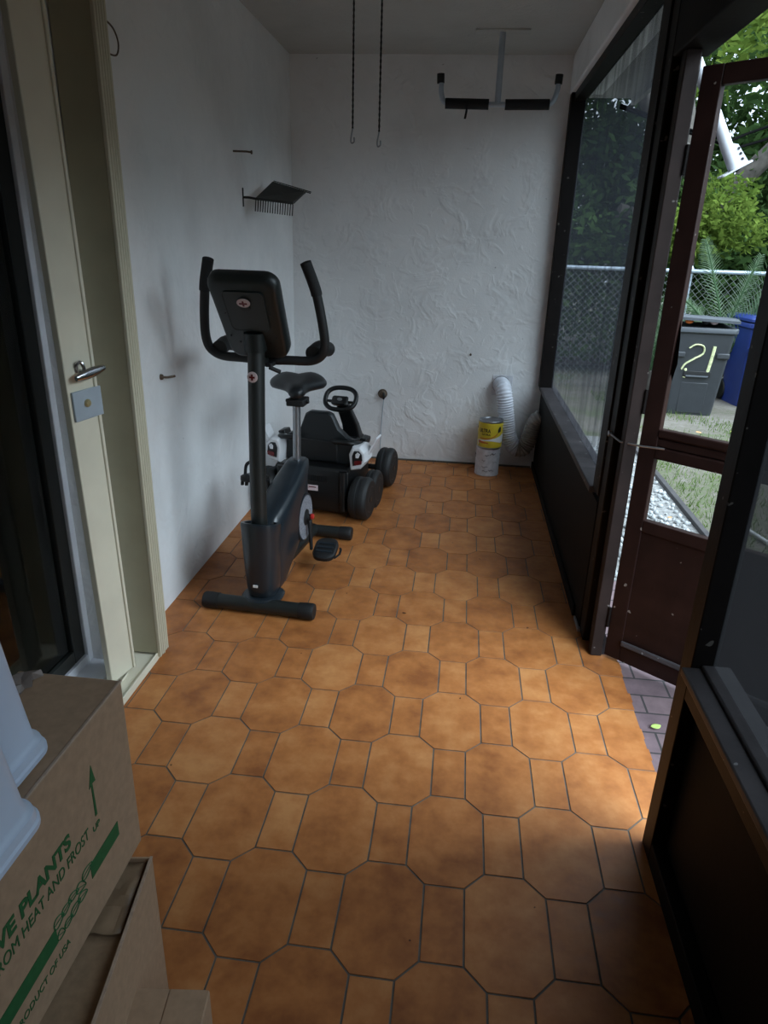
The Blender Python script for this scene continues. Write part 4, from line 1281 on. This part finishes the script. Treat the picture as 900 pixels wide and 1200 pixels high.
hg = thing('hedge', 'dark tangled hedge growing behind the fence', 'hedge', (2.5, 10.75, GZ))
B().tube([(-4.5, 0, .05), (0, .1, .12), (5.5, 0, .05)], .05, 8).build('stem', 'bark', hg)
leaves('foliage', 'leaf_dark', hg, [((-4.6 + .52 * k, .12 * math.sin(k * 2.3), .55 + .42 * (k2)), (.5, .38, .42), 300) for k in range(20) for k2 in range(4)], .15, 77)
# palm with fronds leaning across the fence
pt = thing('palm_plant', 'grey-green palm with long fronds leaning across the fence', 'palm', (3.1, 9.0, GZ))
B().tube([(0, 0, 0), (.01, 0, .25), (0, 0, .45)], [.07, .06, .045], 10).build('stem', 'bark', pt)
rnd = random.Random(8)
def frond(parent, path, width, mat='leaf_palm', n=46):
    P = smooth_path(path, 8)
    bm = bmesh.new()
    tone = bm.faces.layers.float.new('tone')
    L = len(P)
    for i in range(n):
        t = .12 + .88 * i / n
        k = min(L - 2, int(t * (L - 1)))
        p = P[k].lerp(P[k + 1], t * (L - 1) - k)
        d = (P[k + 1] - P[k]).normalized()
        side = d.cross(Vector((0, -1, .25))).normalized()
        w_ = width * math.sin(PI * min(.98, .15 + .8 * t)) ** .7
        for s in (-1, 1):
            e = p + side * s * w_ * .8 + d * w_ * .7 + Vector((0, 0, -.12 * w_))
            q = d * (.012 if width < .3 else .02)
            f = bm.faces.new([bm.verts.new(x) for x in (p - q, p.lerp(e, .5) + q * .6 + Vector((0, -.004, .01)), e, p + q)])
            f[tone] = rnd.random()
    me = bpy.data.meshes.new('frond')
    bm.to_mesh(me)
    bm.free()
    me.materials.append(M[mat])
    o = bpy.data.objects.new('frond', me)
    COL.objects.link(o)
    o.parent = parent
    B().tube(P, [.016 * (1 - .7 * i / (L - 1)) for i in range(L)], 6).build('midrib', 'leaf_palm', o)
for path, w_ in (([(0, 0, .4), (.25, -.3, .95), (.6, -.4, 1.35), (1.05, -.45, 1.70)], .46), ([(0, 0, .4), (.2, -.1, .9), (.55, -.25, 1.5), (1.2, -.3, 1.95)], .46), ([(0, 0, .4), (.03, -.1, .9), (.12, -.15, 1.35), (.22, -.15, 1.7)], .16),
                 ([(0, 0, .4), (.12, -.1, .75), (.32, -.2, .85), (.5, -.25, .55)], .16), ([(0, 0, .4), (-.2, -.1, .85), (-.5, -.15, 1.15), (-.75, -.15, 1.2)], .18), ([(0, 0, .4), (-.05, -.1, .9), (-.2, .1, 1.5), (-.35, .1, 1.85)], .2),
                 ([(0, 0, .4), (.2, -.15, .7), (.6, -.2, 1.0), (1.2, -.2, 1.15)], .25)):
    frond(pt, path, w_)
p2 = thing('palm_plant', 'small palm with thin fronds beside the fence post', 'palm', (2.35, 9.05, GZ))
B().tube([(0, 0, 0), (0, 0, .3)], [.05, .04], 10).build('stem', 'bark', p2)
for path, w_ in (([(0, 0, .3), (.05, -.05, .9), (.12, -.1, 1.4)], .16), ([(0, 0, .3), (.2, -.1, .8), (.45, -.15, 1.1)], .16), ([(0, 0, .3), (-.1, -.05, .8), (-.35, -.05, 1.2)], .18), ([(0, 0, .3), (.1, .1, 1.0), (.3, .15, 1.7)], .14)):
    frond(p2, path, w_)

# white pole hanging from the eave
wp = thing('white_pole', 'white metal pole with a foot plate slanting down outside', 'pole', (0, 0, 0))
pa, pb_ = Vector((.80, 3.5, 2.40)), Vector((1.125, 3.5, 1.845))
ax = (pb_ - pa).normalized()
B().tube([pa, pb_], .026, 18).build('tube', 'white_metal', wp)
pm = Matrix.Translation(pb_) @ Vector((0, 0, 1)).rotation_difference(ax).to_matrix().to_4x4()
B().loft([[pm @ Vector((x, yv, z)) for x, yv in rrect(.135, .075, .012, 4)] for z in (0, .007)]).build('foot_plate', 'white_metal', wp, bevel=.001)
gs = B().loft([[pm @ Vector((x, yv, z)) for yv in (-.003, .003) for x, z in (((-.024, 0), (-.060, 0), (-.045, -.085), (-.024, -.10)) if yv < 0 else ((-.024, -.10), (-.045, -.085), (-.060, 0), (-.024, 0)))][0:4],
                [pm @ Vector((x, .006, z)) for x, z in ((-.024, 0), (-.060, 0), (-.045, -.085), (-.024, -.10))]]).build('gusset', 'white_metal', wp)
for z in (-.022, -.045, -.068):
    B().lathe([(0, 0), (.006, 0), (.006, .002), (0, .002)], 10, pm @ Matrix.Translation((-.041, -.0035, z)) @ Matrix.Rotation(PI / 2, 4, 'X'), caps=False).build('bolt_hole', 'rubber', gs)
for z in (-.09, -.03):
    pass
B().lathe([(.0275, 0), (.0275, .01)], 18, pm @ Matrix.Translation((0, 0, -.26))).build('tape_band', 'rubber', wp)
for k, (dz, lab) in enumerate(((.0, 'black overhead cable crossing the trees, upper of two'), (-.045, 'black overhead cable crossing the trees, lower of two'))):
    o = B().tube(smooth_path([(.60, 3.48, 2.08 + dz * .2), (1.02, 3.5, 1.965 + dz * .35), (1.16, 3.55, 1.985 + dz), (1.6, 3.8, 2.20 + dz * 1.3), (3.2, 5.0, 3.15 + dz * 2)], 8), .006, 6).build('overhead_cable', 'cable')
    tag(o, lab, 'cable', 'overhead cables')

# ------------------------------------------------------------------ light and camera
world = bpy.data.worlds.new('overcast_sky')
scene.world = world
world.use_nodes = True
nt = world.node_tree
bg = nt.nodes['Background']
tc = nt.nodes.new('ShaderNodeTexCoord')
sep = nt.nodes.new('ShaderNodeSeparateXYZ')
nt.links.new(tc.outputs['Generated'], sep.inputs[0])
r = nt.nodes.new('ShaderNodeValToRGB')
r.color_ramp.elements[0].position = 0
r.color_ramp.elements[0].color = (.24, .295, .35, 1)
r.color_ramp.elements[1].position = 1
r.color_ramp.elements[1].color = (.80, .97, 1.15, 1)
nt.links.new(sep.outputs['Z'], r.inputs['Fac'])
nt.links.new(r.outputs['Color'], bg.inputs['Color'])
bg.inputs['Strength'].default_value = 1.3

sun = bpy.data.lights.new('hazy_sun', 'SUN')
sun.energy = 3.2
sun.angle = math.radians(75)
sun.color = (.76, .93, 1.04)
so_ = bpy.data.objects.new('hazy_sun', sun)
COL.objects.link(so_)
so_.location = (6, -3, 6)
so_.rotation_euler = Vector((-.80, .42, -.60)).to_track_quat('-Z', 'Y').to_euler()

cam = bpy.data.cameras.new('camera')
co = bpy.data.objects.new('camera', cam)
COL.objects.link(co)
cam.sensor_fit = 'VERTICAL'
cam.sensor_height = 24
cam.lens = 24 * 807.956 / 1200
cam.clip_start = .02
right, up, back = (0.992956, 0.114913, 0.028865), (-0.068514, 0.358124, 0.931157), (0.096665, -0.926576, 0.363474)
co.matrix_world = Matrix(((right[0], up[0], back[0], 0), (right[1], up[1], back[1], 0), (right[2], up[2], back[2], 1.5), (0, 0, 0, 1)))
scene.camera = co

scene.view_settings.view_transform = 'Standard'
scene.view_settings.look = 'None'
scene.view_settings.gamma = 1
scene.view_settings.use_curve_mapping = False
scene.view_settings.exposure = 1.62
scene.cycles.use_denoising = True
scene.cycles.max_bounces = 10
scene.cycles.diffuse_bounces = 6
scene.cycles.transparent_max_bounces = 16
